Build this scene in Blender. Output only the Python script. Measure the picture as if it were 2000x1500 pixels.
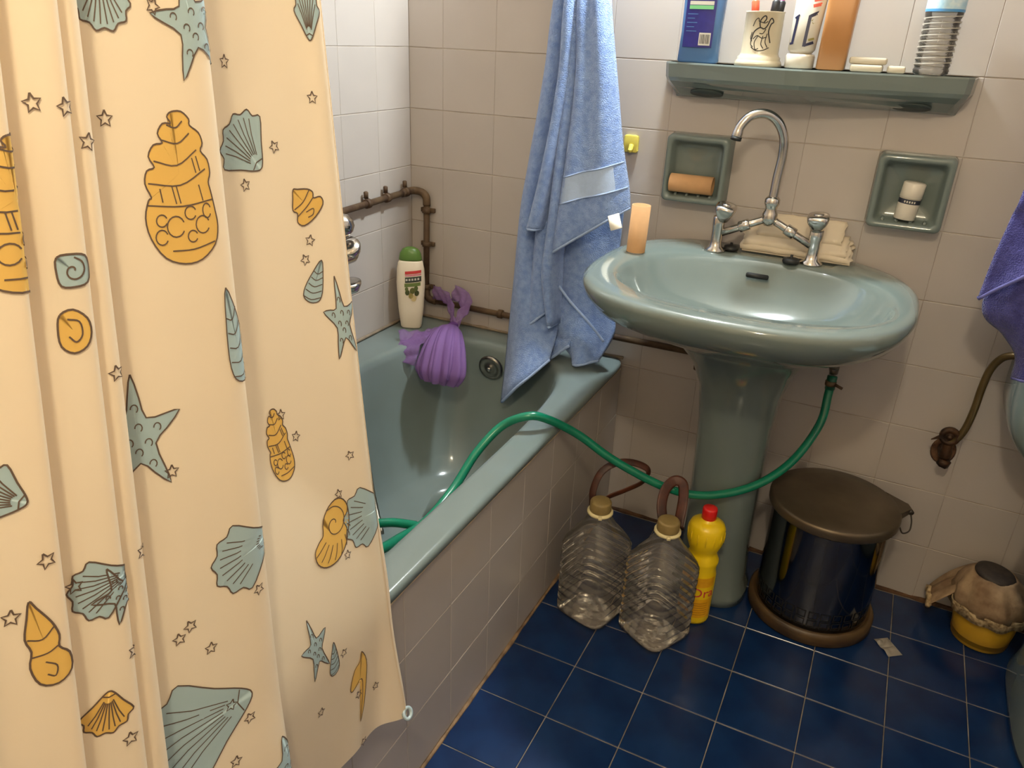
import bpy, bmesh, math, random
from mathutils import Vector, Matrix, noise
for o in list(bpy.data.objects): bpy.data.objects.remove(o, do_unlink=True)
sc = bpy.context.scene
COL = sc.collection
random.seed(7)

# ---------------------------------------------------------------- camera
cam_data = bpy.data.cameras.new('camera'); cam_data.sensor_fit = 'HORIZONTAL'
cam_data.sensor_width = 36.0; cam_data.lens = 36.0*1494.88/2000.0
cam_data.clip_start = 0.01
cam = bpy.data.objects.new('camera', cam_data); COL.objects.link(cam)
cam.matrix_world = Matrix(((0.89281899, -0.2182512, 0.39400593, 1.2159),
                           (0.44878668, 0.35672591, -0.81935166, -1.8254),
                           (0.03827236, 0.90835733, 0.4164399, 1.2425),
                           (0, 0, 0, 1)))
sc.camera = cam
# ---------------------------------------------------------------- world, view
w = bpy.data.worlds.new('world'); sc.world = w; w.use_nodes = True
w.node_tree.nodes['Background'].inputs[0].default_value = (1.0, 0.86, 0.72, 1)
w.node_tree.nodes['Background'].inputs[1].default_value = 0.02
sc.view_settings.view_transform = 'Standard'; sc.view_settings.look = 'None'
sc.view_settings.gamma = 1.0; sc.view_settings.use_curve_mapping = False
sc.view_settings.exposure = 0.22
# strengths of the two lamps the room has (built further down)
MIRROR_LAMP = 620.0; CEILING_LAMP = 235.0
MIRROR_COL = (0.86, 0.97, 1.0); CEILING_COL = (1.0, 0.87, 0.62)

# ---------------------------------------------------------------- materials
def lin(c):
    return tuple(((v/255.0)/12.92 if v/255.0 <= .04045 else ((v/255.0+.055)/1.055)**2.4) for v in c)
MATS = {}
def mat(name, rgb, rough=.5, metal=0.0, var=0.0, vscale=8.0, bump=0.0, bscale=60.0, spec=.5, trans=0.0, alpha=1.0,
        rgb2=None, emis=0.0, coat=0.0, bdist=.002, detail=3.0, vlo=.35, vhi=.65):
    if name in MATS: return MATS[name]
    m = bpy.data.materials.new(name); m.use_nodes = True
    nt = m.node_tree; b = nt.nodes['Principled BSDF']
    c = lin(rgb)+(1,)
    b.inputs['Base Color'].default_value = c
    b.inputs['Roughness'].default_value = rough
    b.inputs['Metallic'].default_value = metal
    b.inputs['Specular IOR Level'].default_value = spec
    b.inputs['Transmission Weight'].default_value = trans
    b.inputs['Alpha'].default_value = alpha
    b.inputs['Coat Weight'].default_value = coat
    if emis:
        b.inputs['Emission Color'].default_value = c; b.inputs['Emission Strength'].default_value = emis
    tc = nt.nodes.new('ShaderNodeTexCoord')
    n = nt.nodes.new('ShaderNodeTexNoise'); n.inputs['Scale'].default_value = vscale; n.inputs['Detail'].default_value = detail
    nt.links.new(tc.outputs['Object'], n.inputs['Vector'])
    r = nt.nodes.new('ShaderNodeValToRGB')
    r.color_ramp.elements[0].position = vlo; r.color_ramp.elements[1].position = vhi
    c2 = lin(rgb2) if rgb2 else tuple(v*(1-var) for v in c[:3])
    r.color_ramp.elements[0].color = tuple(c2)+(1,); r.color_ramp.elements[1].color = c
    nt.links.new(n.outputs['Fac'], r.inputs['Fac'])
    if var or rgb2: nt.links.new(r.outputs['Color'], b.inputs['Base Color'])
    if bump:
        n2 = nt.nodes.new('ShaderNodeTexNoise'); n2.inputs['Scale'].default_value = bscale; n2.inputs['Detail'].default_value = 2
        nt.links.new(tc.outputs['Object'], n2.inputs['Vector'])
        bp = nt.nodes.new('ShaderNodeBump'); bp.inputs['Strength'].default_value = bump; bp.inputs['Distance'].default_value = bdist
        nt.links.new(n2.outputs['Fac'], bp.inputs['Height']); nt.links.new(bp.outputs['Normal'], b.inputs['Normal'])
    MATS[name] = m
    return m
def sheet_mat(name, rgb, translucent=.35, rough=.5, transparent=0.0, bump=0.0, bscale=90):
    """thin cloth or film: diffuse + translucent, optionally see-through"""
    if name in MATS: return MATS[name]
    m = bpy.data.materials.new(name); m.use_nodes = True; nt = m.node_tree
    out = nt.nodes['Material Output']; b = nt.nodes['Principled BSDF']
    c = lin(rgb)+(1,)
    tc = nt.nodes.new('ShaderNodeTexCoord'); n = nt.nodes.new('ShaderNodeTexNoise'); n.inputs['Scale'].default_value = 5
    nt.links.new(tc.outputs['Object'], n.inputs['Vector'])
    mx = nt.nodes.new('ShaderNodeMix'); mx.data_type = 'RGBA'
    mx.inputs[6].default_value = tuple(v*.93 for v in c[:3])+(1,); mx.inputs[7].default_value = c
    nt.links.new(n.outputs['Fac'], mx.inputs[0])
    nt.links.new(mx.outputs[2], b.inputs['Base Color'])
    b.inputs['Roughness'].default_value = rough
    t = nt.nodes.new('ShaderNodeBsdfTranslucent'); t.inputs['Color'].default_value = c
    ms = nt.nodes.new('ShaderNodeMixShader'); ms.inputs[0].default_value = translucent
    nt.links.new(b.outputs[0], ms.inputs[1]); nt.links.new(t.outputs[0], ms.inputs[2])
    last = ms
    if transparent:
        tr = nt.nodes.new('ShaderNodeBsdfTransparent'); m2 = nt.nodes.new('ShaderNodeMixShader'); m2.inputs[0].default_value = transparent
        nt.links.new(ms.outputs[0], m2.inputs[1]); nt.links.new(tr.outputs[0], m2.inputs[2]); last = m2
    if bump:
        n2 = nt.nodes.new('ShaderNodeTexNoise'); n2.inputs['Scale'].default_value = bscale
        nt.links.new(tc.outputs['Object'], n2.inputs['Vector'])
        bp = nt.nodes.new('ShaderNodeBump'); bp.inputs['Strength'].default_value = bump; bp.inputs['Distance'].default_value = .003
        nt.links.new(n2.outputs['Fac'], bp.inputs['Height']); nt.links.new(bp.outputs['Normal'], b.inputs['Normal'])
    nt.links.new(last.outputs[0], out.inputs['Surface'])
    MATS[name] = m
    return m
def clear_mat(name, tint, rough=.06, body=.12, rim=.55):
    """thin clear plastic wall: mostly see-through, glossy towards grazing angles, a little milky"""
    if name in MATS: return MATS[name]
    m = bpy.data.materials.new(name); m.use_nodes = True; nt = m.node_tree
    out = nt.nodes['Material Output']; nt.nodes.remove(nt.nodes['Principled BSDF'])
    tr = nt.nodes.new('ShaderNodeBsdfTransparent'); tr.inputs[0].default_value = lin(tint)+(1,)
    df = nt.nodes.new('ShaderNodeBsdfDiffuse'); df.inputs[0].default_value = lin((200, 190, 178))+(1,)
    gl = nt.nodes.new('ShaderNodeBsdfGlossy'); gl.inputs['Roughness'].default_value = rough
    tc = nt.nodes.new('ShaderNodeTexCoord'); n = nt.nodes.new('ShaderNodeTexNoise'); n.inputs['Scale'].default_value = 30
    nt.links.new(tc.outputs['Object'], n.inputs['Vector'])
    bp = nt.nodes.new('ShaderNodeBump'); bp.inputs['Strength'].default_value = .25; bp.inputs['Distance'].default_value = .004
    nt.links.new(n.outputs['Fac'], bp.inputs['Height']); nt.links.new(bp.outputs[0], gl.inputs['Normal'])
    fr = nt.nodes.new('ShaderNodeFresnel'); fr.inputs[0].default_value = 1.5; nt.links.new(bp.outputs[0], fr.inputs['Normal'])
    m1 = nt.nodes.new('ShaderNodeMixShader'); m1.inputs[0].default_value = body
    nt.links.new(tr.outputs[0], m1.inputs[1]); nt.links.new(df.outputs[0], m1.inputs[2])
    m2 = nt.nodes.new('ShaderNodeMixShader'); nt.links.new(fr.outputs[0], m2.inputs[0])
    nt.links.new(m1.outputs[0], m2.inputs[1]); nt.links.new(gl.outputs[0], m2.inputs[2])
    nt.links.new(m2.outputs[0], out.inputs['Surface'])
    MATS[name] = m
    return m

# ---------------------------------------------------------------- object helpers
def tag(o, label=None, cat=None, group=None, kind=None):
    if label: o['label'] = label
    if cat: o['category'] = cat
    if group: o['group'] = group
    if kind: o['kind'] = kind
    return o
def thing(name, loc, label, cat, group=None):
    o = bpy.data.objects.new(name, None); COL.objects.link(o); o.location = loc; o.empty_display_size = .02
    bpy.context.view_layer.update()
    return tag(o, label, cat, group)
def link(name, me, m=None, parent=None, smooth=True, world=True):
    """mesh given in world coordinates; under a parent it is moved into the parent's frame"""
    if m is not None and not isinstance(m, (list, tuple)): m = [m]
    for x in (m or []): me.materials.append(x)
    o = bpy.data.objects.new(name, me); COL.objects.link(o)
    if parent is not None:
        if world: me.transform(abs_matrix(parent).inverted())
        o.parent = parent
    elif world:
        # put the origin at the base centre of the thing
        xs = [v.co.x for v in me.vertices]; ys = [v.co.y for v in me.vertices]; zs = [v.co.z for v in me.vertices]
        c = Vector(((min(xs)+max(xs))/2, (min(ys)+max(ys))/2, min(zs)))
        me.transform(Matrix.Translation(-c)); o.location = c
    for p in me.polygons: p.use_smooth = smooth
    return o
def abs_matrix(o):
    m = Matrix.LocRotScale(o.location, o.rotation_euler, o.scale)
    return abs_matrix(o.parent) @ m if o.parent else m
def mesh(verts, faces):
    me = bpy.data.meshes.new('m'); me.from_pydata([tuple(v) for v in verts], [], faces); me.update(); return me
def from_bm(bm):
    me = bpy.data.meshes.new('m'); bmesh.ops.recalc_face_normals(bm, faces=bm.faces[:]); bm.to_mesh(me); bm.free(); return me
def box_bm(x0, x1, y0, y1, z0, z1, bev=0.0, seg=2, bm=None):
    own = bm is None
    if own: bm = bmesh.new()
    r = bmesh.ops.create_cube(bm, size=1)
    for v in r['verts']:
        v.co = Vector(((x0+x1)/2+v.co.x*(x1-x0), (y0+y1)/2+v.co.y*(y1-y0), (z0+z1)/2+v.co.z*(z1-z0)))
    if bev:
        es = list({e for v in r['verts'] for e in v.link_edges})
        bmesh.ops.bevel(bm, geom=es, offset=bev, segments=seg, affect='EDGES', profile=.5)
    return bm
def box(*a, **k): return from_bm(box_bm(*a, **k))
def catmull(P, n=8):
    P = [Vector(p) for p in P]; E = [2*P[0]-P[1]]+P+[2*P[-1]-P[-2]]; Q = []
    for i in range(1, len(E)-2):
        a, b, c, d = E[i-1:i+3]
        for k in range(n):
            t = k/n
            Q.append(.5*((2*b)+(c-a)*t+(2*a-5*b+4*c-d)*t*t+(3*b-a-3*c+d)*t**3))
    Q.append(P[-1]); return Q
def sweep(path, rad, seg=12, cap=True, flat=1.0):
    """tube along a list of points; rad a number or a list; flat squeezes one axis"""
    P = [Vector(p) for p in path]; n = len(P)
    R = rad if isinstance(rad, (list, tuple)) else [rad]*n
    T = [(P[min(i+1, n-1)]-P[max(i-1, 0)]).normalized() for i in range(n)]
    up = Vector((0, 0, 1)) if abs(T[0].z) < .9 else Vector((0, 1, 0))
    N = (up-T[0]*up.dot(T[0])).normalized(); V = []; F = []
    for i in range(n):
        N = (N-T[i]*N.dot(T[i])).normalized(); B = T[i].cross(N)
        for k in range(seg):
            a = 2*math.pi*k/seg
            V.append(P[i]+(N*math.cos(a)*flat+B*math.sin(a))*R[i])
    for i in range(n-1):
        for k in range(seg):
            k2 = (k+1) % seg
            F.append((i*seg+k, i*seg+k2, (i+1)*seg+k2, (i+1)*seg+k))
    if cap:
        F.append(tuple(range(seg))[::-1]); F.append(tuple((n-1)*seg+k for k in range(seg)))
    return mesh(V, F)
def lathe(prof, c=(0, 0, 0), seg=32, axis='Z', M=None, close=True):
    """prof: list of (radius, height)"""
    V = []; F = []
    for r, h in prof:
        for k in range(seg):
            a = 2*math.pi*k/seg; V.append(Vector((r*math.cos(a), r*math.sin(a), h)))
    for i in range(len(prof)-1):
        for k in range(seg):
            k2 = (k+1) % seg
            F.append((i*seg+k, i*seg+k2, (i+1)*seg+k2, (i+1)*seg+k))
    if close:
        F.append(tuple(range(seg))[::-1]); F.append(tuple((len(prof)-1)*seg+k for k in range(seg)))
    if M is None:
        M = Matrix.Translation(Vector(c))
        if axis == 'Y': M = M @ Matrix.Rotation(math.pi/2, 4, 'X')
        if axis == 'X': M = M @ Matrix.Rotation(math.pi/2, 4, 'Y')
    me = mesh([M @ v for v in V], F); return me
def sup(t, n):
    c, s = math.cos(t), math.sin(t)
    return math.copysign(abs(c)**(2/n), c), math.copysign(abs(s)**(2/n), s)
def loft(rings, seg=64, cap0=True, cap1=True, fy=None, M=None):
    """rings: (z, a, b, cx, cy, n) super-ellipses"""
    V = []; F = []
    for z, a, b, cx, cy, n in rings:
        for k in range(seg):
            c, s = sup(2*math.pi*(k+.5)/seg, n)
            x, y = cx+a*c, cy+b*s
            if fy: y = fy(y, z)
            v = Vector((x, y, z)); V.append(M @ v if M else v)
    for i in range(len(rings)-1):
        for k in range(seg):
            k2 = (k+1) % seg
            F.append((i*seg+k, i*seg+k2, (i+1)*seg+k2, (i+1)*seg+k))
    if cap0: F.append(tuple(range(seg))[::-1])
    if cap1: F.append(tuple((len(rings)-1)*seg+k for k in range(seg)))
    return mesh(V, F)
def prism(poly, M, depth, bev=0.0):
    """2D outline (x, y) extruded to depth along local z, placed by M"""
    bm = bmesh.new(); vs = [bm.verts.new((x, y, 0)) for x, y in poly]; f = bm.faces.new(vs)
    r = bmesh.ops.extrude_face_region(bm, geom=[f])
    for v in r['geom']:
        if isinstance(v, bmesh.types.BMVert): v.co.z += depth
    if bev: bmesh.ops.bevel(bm, geom=bm.edges[:], offset=bev, segments=2, affect='EDGES', profile=.5)
    bm.transform(M); return from_bm(bm)
def rrect(w, h, r, n=5):
    P = []
    for cx, cy, a0 in ((w/2-r, h/2-r, 0), (-w/2+r, h/2-r, 90), (-w/2+r, -h/2+r, 180), (w/2-r, -h/2+r, 270)):
        for k in range(n+1):
            a = math.radians(a0+90*k/n); P.append((cx+r*math.cos(a), cy+r*math.sin(a)))
    return P
def join_meshes(ms):
    bm = bmesh.new()
    for m in ms: bm.from_mesh(m); bpy.data.meshes.remove(m)
    me = bpy.data.meshes.new('m'); bm.to_mesh(me); bm.free(); return me
def solid(o, t, off=0.0):
    m = o.modifiers.new('thickness', 'SOLIDIFY'); m.thickness = t; m.offset = off; return o
def subsurf(o, n=1):
    m = o.modifiers.new('smooth', 'SUBSURF'); m.levels = n; m.render_levels = n; return o
def text_mesh(s, size, extrude=.0003):
    c = bpy.data.curves.new('t', 'FONT'); c.body = s; c.size = size; c.extrude = extrude; c.align_x = 'CENTER'; c.align_y = 'CENTER'; c.resolution_u = 3
    o = bpy.data.objects.new('t', c); COL.objects.link(o)
    dg = bpy.context.evaluated_depsgraph_get(); me = bpy.data.meshes.new_from_object(o.evaluated_get(dg))
    bpy.data.objects.remove(o); bpy.data.curves.remove(c); me.materials.clear(); return me
def strip2d(poly, width):
    """polyline -> quads in 2D"""
    V = []; F = []; n = len(poly)
    for i, (x, y) in enumerate(poly):
        x0, y0 = poly[max(i-1, 0)]; x1, y1 = poly[min(i+1, n-1)]
        dx, dy = x1-x0, y1-y0; l = math.hypot(dx, dy) or 1
        nx, ny = -dy/l*width/2, dx/l*width/2
        V += [(x+nx, y+ny), (x-nx, y-ny)]
    for i in range(n-1): F.append((2*i, 2*i+1, 2*i+3, 2*i+2))
    return V, F
def smooth2d(P, n=5, closed=False):
    if closed:
        Q = catmull([(x, y, 0) for x, y in (P[-2:]+P+P[:2])], n); Q = Q[2*n:(2+len(P))*n+1]
    else: Q = catmull([(x, y, 0) for x, y in P], n)
    return [(q.x, q.y) for q in Q]

# palette
TILE = mat('wall tile glaze', (183, 173, 166), rough=.22, var=.06, vscale=3, bump=.06, bscale=9, bdist=.003)
GROUT = mat('wall grout', (176, 164, 152), rough=.9, rgb2=(150, 136, 122), vscale=14)
FTILE = mat('blue floor tile glaze', (18, 46, 88), rough=.2, rgb2=(12, 34, 72), vscale=9, bump=.05, bscale=14)
FGROUT = mat('floor grout', (146, 136, 122), rough=.9, rgb2=(104, 94, 80), vscale=20)
GRIME = mat('brown grime', (104, 72, 48), rough=.95, rgb2=(66, 46, 34), vscale=40, bump=.4, bscale=90)
CER = mat('celadon ceramic', (109, 119, 115), rough=.1, var=.04, vscale=2, coat=.3)
CER_TUB = mat('celadon bath enamel', (118, 130, 129), rough=.14, rgb2=(110, 120, 117), vscale=4)
CHROME = mat('worn chrome', (205, 200, 194), rough=.16, metal=1, var=.12, vscale=30)
CHROME_D = mat('dull chrome', (150, 144, 134), rough=.32, metal=1, var=.25, vscale=40)
RUST = mat('rusty brown pipe', (70, 48, 32), rough=.65, rgb2=(104, 82, 58), vscale=22, bump=.4, bscale=120, metal=.2)
BLACK = mat('black rubber', (22, 22, 22), rough=.5, var=.2)
WHITE = mat('white plastic', (210, 200, 184), rough=.35, var=.03)
CARD = mat('cardboard tube', (196, 150, 104), rough=.85, var=.1, vscale=30)
PLASTER = mat('white plaster', (222, 212, 196), rough=.9, var=.03)

# ================================================================ the setting
RX1, RY0, RZ1 = 2.16, -2.75, 2.42        # right wall, wall behind the viewer, ceiling
def shared_tile(w, h, t, bev=.0009):
    """tile lying in x-y, glazed face at z=0, made once and shared"""
    return box(-w/2, w/2, -h/2, h/2, -t, 0, bev=bev, seg=1)
def lay(name_parent, spots, rot, w, h, t, m, cache={}):
    for (p, ww, hh) in spots:
        key = (m.name, round(ww, 4), round(hh, 4))
        if key not in cache:
            me = shared_tile(ww, hh, t); me.materials.append(m); cache[key] = me
        o = bpy.data.objects.new('tile', cache[key]); COL.objects.link(o)
        o.parent = name_parent; o.matrix_parent_inverse = Matrix.Identity(4)
        jit = Matrix.Rotation(random.uniform(-.003, .003), 4, 'X') @ Matrix.Rotation(random.uniform(-.003, .003), 4, 'Y')
        o.matrix_local = Matrix.Translation(Vector(p)-Vector(name_parent.location)) @ rot @ jit
def cells(joints):
    return [((a+b)/2, b-a) for a, b in zip(joints[:-1], joints[1:]) if b-a > .012]
def struct(name, me, m, smooth=False):
    o = link(name, me, m, smooth=smooth); o['kind'] = 'structure'; return o
G = .0019
fl = struct('floor', box(0, RX1, RY0, .02, -.06, -.0012), FGROUT)
xj = [.664+.153*i for i in range(0, 10)]+[RX1]; yj = [-.010]+[-.163-.153*j for j in range(0, 16)]+[RY0]
lay(fl, [((cx, cy, 0), wx-G, wy-G) for cx, wx in cells(xj) for cy, wy in cells(yj[::-1])], Matrix.Identity(4), .15, .15, .008, FTILE)
wb = struct('wall_back', box(-.06, RX1+.06, .0010, .10, -.06, RZ1), GROUT)
xj = [0]+[1.319-.152*k for k in range(8, -6, -1)]+[RX1]; xj = sorted(x for x in xj if x <= RX1); zj = [.15*k for k in range(17)]+[RZ1]
lay(wb, [((cx, 0, cz), wx-.0004, wz-.0018) for cx, wx in cells(xj) for cz, wz in cells(zj)], Matrix.Rotation(math.pi/2, 4, 'X'), 0, 0, .007, TILE)
wl = struct('wall_left', box(-.10, -.0010, RY0, .0, -.06, RZ1), GROUT)
yj = sorted([-.147*k for k in range(0, 18)]+[RY0]); zj = [.43]+[.15*k for k in range(3, 17)]+[RZ1]
lay(wl, [((0, cy, cz), wy-.0003, wz-.0018) for cy, wy in cells(yj) for cz, wz in cells(zj)], Matrix.Rotation(math.pi/2, 4, 'Z') @ Matrix.Rotation(math.pi/2, 4, 'X'), 0, 0, .007, TILE)
BRICKT = TILE
wr = struct('wall_right', box(RX1, RX1+.08, RY0, .0, -.06, RZ1), TILE)
wf = struct('wall_front', box(-.06, RX1+.06, RY0-.08, RY0, -.06, RZ1), PLASTER)
ce = struct('ceiling', box(-.1, RX1+.08, RY0-.08, .1, RZ1, RZ1+.06), PLASTER)
ap = struct('wall_bath_front', box(.60, .6608, -1.62, .0, -.001, .447), GROUT)
yj = sorted([-.005-.147*k for k in range(0, 11)]+[-1.62]); zj = [.004, .146, .305, .449]
lay(ap, [((.662, cy, cz), wy-.0010, wz-.0018) for cy, wy in cells(yj) for cz, wz in cells(zj)], Matrix.Rotation(math.pi/2, 4, 'Z') @ Matrix.Rotation(math.pi/2, 4, 'X'), 0, 0, .007, TILE)
# grubby filler along the foot of the walls and the bath panel
def bead(name, a, b, r, m):
    a = Vector(a); b = Vector(b); n = 60
    P = [a.lerp(b, k/n) for k in range(n+1)]
    o = struct(name, sweep(P, [r*(.7+.7*noise.noise(p*23)+.3) for p in P], seg=7), m, True); return o
bead('trim_1', (.67, -.001, .001), (RX1, -.001, .001), .0062, GRIME)
bead('trim_2', (.664, -.01, .0005), (.664, -1.62, .0005), .0042, mat('yellowed filler', (150, 122, 92), rough=.9, rgb2=(96, 74, 54), vscale=30))
bead('trim_3', (.004, -.004, .471), (.664, -.004, .471), .004, mat('tan sealant', (150, 132, 112), rough=.8, var=.3, vscale=40))
bead('trim_4', (.004, -.004, .471), (.004, -1.6, .471), .004, MATS['tan sealant'])
bead('trim_5', (.6632, -.02, .4455), (.6632, -1.62, .4455), .0026, mat('cream grout edge', (206, 184, 152), rough=.8, var=.25, vscale=60))

# ================================================================ lamps (out of the picture)
def lamp_mat(name, s, col):
    m = mat(name, (255, 255, 255)); b = m.node_tree.nodes['Principled BSDF']
    b.inputs['Emission Color'].default_value = col+(1,); b.inputs['Emission Strength'].default_value = s; return m
ml = thing('mirror_lamp', (.76, 0, 1.84), 'small globe wall lamp high on the back wall between towel and shelf', 'lamp')
link('lamp_base', lathe([(.045, 0), (.045, .02), (.02, .03), (.014, .085)], (.76, -.0005, 1.86), axis='Y'), CHROME, ml)
link('lamp_globe', lathe([(.001, -.05), (.022, -.045), (.038, -.032), (.048, -.012), (.05, 0), (.048, .012), (.038, .032), (.022, .045), (.001, .05)], (.76, -.125, 1.86), seg=24), lamp_mat('lit globe glass', MIRROR_LAMP, MIRROR_COL), ml)
cl = thing('ceiling_lamp', (1.20, -2.02, RZ1), 'round opal pendant lamp hanging behind the viewer', 'lamp')
link('lamp_base', lathe([(.06, 0), (.06, -.02), (.02, -.03), (.012, -.04), (.012, -.30)], (1.20, -2.02, RZ1-.0005), seg=24), WHITE, cl)
link('lamp_globe', lathe([(.001, -.06), (.03, -.052), (.048, -.036), (.058, -.014), (.06, 0), (.058, .014), (.048, .036), (.03, .052), (.001, .06)], (1.20, -2.02, RZ1-.34), seg=24), lamp_mat('lit opal globe', CEILING_LAMP, CEILING_COL), cl)

# ================================================================ bathtub
tub = thing('bathtub', (.334, -.81, .0), 'pale blue enamelled bathtub built in behind the tiled panel', 'bathtub')
X0, X1, Y0t, Y1t = .003, .669, -1.618, -.003
ocx, ocy, oa, ob = (X0+X1)/2, (Y0t+Y1t)/2, (X1-X0)/2, (Y1t-Y0t)/2
rings = [(.4475, oa-.004, ob-.001, ocx, ocy, 40), (.452, oa, ob, ocx, ocy, 40), (.462, oa, ob, ocx, ocy, 40), (.467, oa-.003, ob-.002, ocx, ocy, 36), (.4685, oa-.010, ob-.006, ocx, ocy, 30),
         (.468, .262, .728, .350, -.803, 4.4), (.466, .254, .718, .350, -.803, 4.2), (.460, .248, .710, .350, -.803, 4.1), (.445, .244, .703, .350, -.803, 4.0),
         (.36, .230, .672, .350, -.795, 3.9), (.25, .212, .63, .350, -.785, 3.8), (.17, .193, .59, .350, -.775, 3.6), (.125, .170, .56, .350, -.77, 3.4),
         (.105, .135, .52, .35, -.765, 3.2), (.098, .07, .35, .35, -.75, 3), (.096, .012, .012, .35, -.35, 2)]
link('tub_shell', loft(rings, seg=160, cap0=False, cap1=True), CER_TUB, tub)
ovm = Matrix.Translation((.335, -.128, .415)) @ Matrix.Rotation(math.radians(100), 4, 'X')
of_ = link('overflow_fitting', lathe([(.034, -.002), (.036, .004), (.033, .009), (.026, .010), (.022, .007), (.014, .007), (.011, .011), (.004, .013)], M=ovm, seg=36), CHROME_D, tub)
link('overflow_screw', lathe([(.006, .010), (.006, .016), (.004, .0175)], M=ovm, seg=12), CHROME, of_)
link('drain_ring', lathe([(.03, .0), (.032, .003), (.02, .005), (.012, .002)], (.35, -.30, .094), seg=24), CHROME_D, tub)

# ================================================================ pipe along the walls
pp = thing('water_pipe', (.05, -.012, .52), 'rusty brown water pipe running along the tiled wall behind the bathtub', 'pipe')
pr = .0085
link('pipe_run', sweep([(.016, -1.1, .812), (.016, -.40, .829), (.016, -.05, .836)], pr), RUST, pp)
link('elbow', sweep(catmull([(.016, -.07, .835), (.017, -.035, .8365), (.024, -.018, .836), (.045, -.015, .833), (.058, -.015, .822), (.060, -.015, .80)], 6), .0105), RUST, pp)
link('pipe_run', sweep([(.060, -.015, .81), (.056, -.015, .55)], pr), RUST, pp)
link('elbow', sweep(catmull([(.056, -.015, .57), (.057, -.016, .548), (.066, -.017, .531), (.09, -.016, .526)], 6), .0105), RUST, pp)
link('pipe_run', sweep([(.085, -.015, .526), (.40, -.015, .527), (.86, -.015, .531)], pr), RUST, pp)
link('elbow', sweep(catmull([(.84, -.015, .531), (.856, -.016, .528), (.864, -.02, .515), (.865, -.02, .49)], 6), .0105), RUST, pp)
for (x, y, z, ax) in ((.016, -.225, .833, 'Y'), (.016, -.14, .8345, 'Y'), (.016, -.05, .836, 'Y'), (.0585, -.015, .69, 'Z'), (.0595, -.015, .785, 'Z'), (.0565, -.015, .565, 'Z'), (.3, -.015, .527, 'X')):
    link('pipe_clip', lathe([(.0095, -.007), (.0125, -.006), (.0125, .006), (.0095, .007)], (x, y, z), seg=14, axis=ax), RUST, pp)
    if ax == 'Y': link('clip_screw', lathe([(.006, 0), (.006, .016), (.004, .018)], (x-.004, y, z+.012), seg=10), RUST, pp)
    if ax == 'Z': link('clip_screw', box(x-.022, x+.022, y+.004, y+.012, z-.006, z+.006, bev=.001), RUST, pp)

# ================================================================ bath mixer and shower hose on the left wall
mx = thing('bath_mixer', (.03, -.40, .65), 'chrome bath mixer with round knob half hidden by the curtain', 'tap')
link('mixer_body', join_meshes([lathe([(.018, -.11), (.022, -.10), (.022, .10), (.018, .11)], (.052, -.45, .735), axis='Y', seg=24),
                                lathe([(.028, 0), (.028, .012), (.016, .016), (.016, .05)], (.0, -.50, .735), axis='X', seg=24),
                                lathe([(.028, 0), (.028, .012), (.016, .016), (.016, .05)], (.0, -.40, .735), axis='X', seg=24),
                                sweep(catmull([(.055, -.41, .74), (.058, -.405, .77), (.06, -.392, .80)], 5), .010)]), CHROME, mx)
link('knob', lathe([(.001, -.028), (.014, -.0245), (.024, -.014), (.028, 0), (.024, .014), (.014, .0245), (.001, .028)], (.06, -.384, .813), seg=28), CHROME, mx)
Mh = Matrix.Translation((.062, -.366, .757)) @ Matrix.Rotation(math.radians(38), 4, 'X') @ Matrix.Rotation(math.radians(15), 4, 'Y')
link('lever_handle', lathe([(.004, -.030), (.016, -.026), (.025, -.014), (.028, .004), (.026, .008), (.012, .010), (.002, .010)], M=Mh, seg=28), CHROME, mx)
Ms = Matrix.Translation((.066, -.380, .664)) @ Matrix.Rotation(math.radians(8), 4, 'X')
link('spout_lip', lathe([(.012, -.018), (.024, -.012), (.031, .004), (.031, .010), (.022, .012), (.004, .012)], M=Ms, seg=28), CHROME, mx)
link('spout_stem', sweep(catmull([(.055, -.43, .725), (.060, -.418, .70), (.064, -.40, .675), (.066, -.385, .667)], 6), .011), CHROME, mx)
SHOWER = [(.058, -.45, .715), (.065, -.436, .68), (.08, -.432, .64), (.11, -.439, .56), (.13, -.447, .454), (.15, -.461, .338), (.20, -.50, .19), (.27, -.56, .112)]
Psh = catmull(SHOWER, 14)
sh = link('shower_hose', sweep(Psh, [.0072 if k % 2 else .0062 for k in range(len(Psh))], seg=10), CHROME_D)
tag(sh, 'dull metal shower hose hanging from the mixer into the bathtub', 'hose')

# ================================================================ washbasin
sink = thing('pedestal_sink', (1.0, -.2, 0), 'celadon blue oval ceramic washbasin standing on its pedestal against the back wall', 'sink')
cy0 = -.269
clip = lambda y, z: min(y, -.002)
rg = [(.600, .085, .075, 1.0, -.19, 2.2), (.635, .115, .10, .998, -.20, 2.3), (.675, .185, .160, .994, -.225, 2.4), (.715, .252, .225, .99, -.25, 2.5), (.750, .293, .277, .986, cy0, 2.55),
      (.778, .311, .300, .985, cy0, 2.6), (.796, .317, .307, .985, cy0, 2.6), (.806, .3155, .3055, .985, cy0, 2.6), (.8115, .308, .298, .985, cy0, 2.55), (.813, .298, .288, .985, cy0, 2.5),
      (.812, .271, .205, .998, -.307, 2.4), (.808, .264, .198, .998, -.307, 2.4), (.797, .256, .190, .998, -.308, 2.35), (.77, .242, .176, .998, -.31, 2.3), (.735, .215, .153, .998, -.312, 2.2), (.705, .165, .118, .998, -.31, 2.1), (.690, .09, .07, .998, -.305, 2), (.686, .022, .022, .998, -.30, 2)]
link('basin', loft(rg, seg=96, cap0=True, cap1=True, fy=clip), CER, sink)
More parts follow.
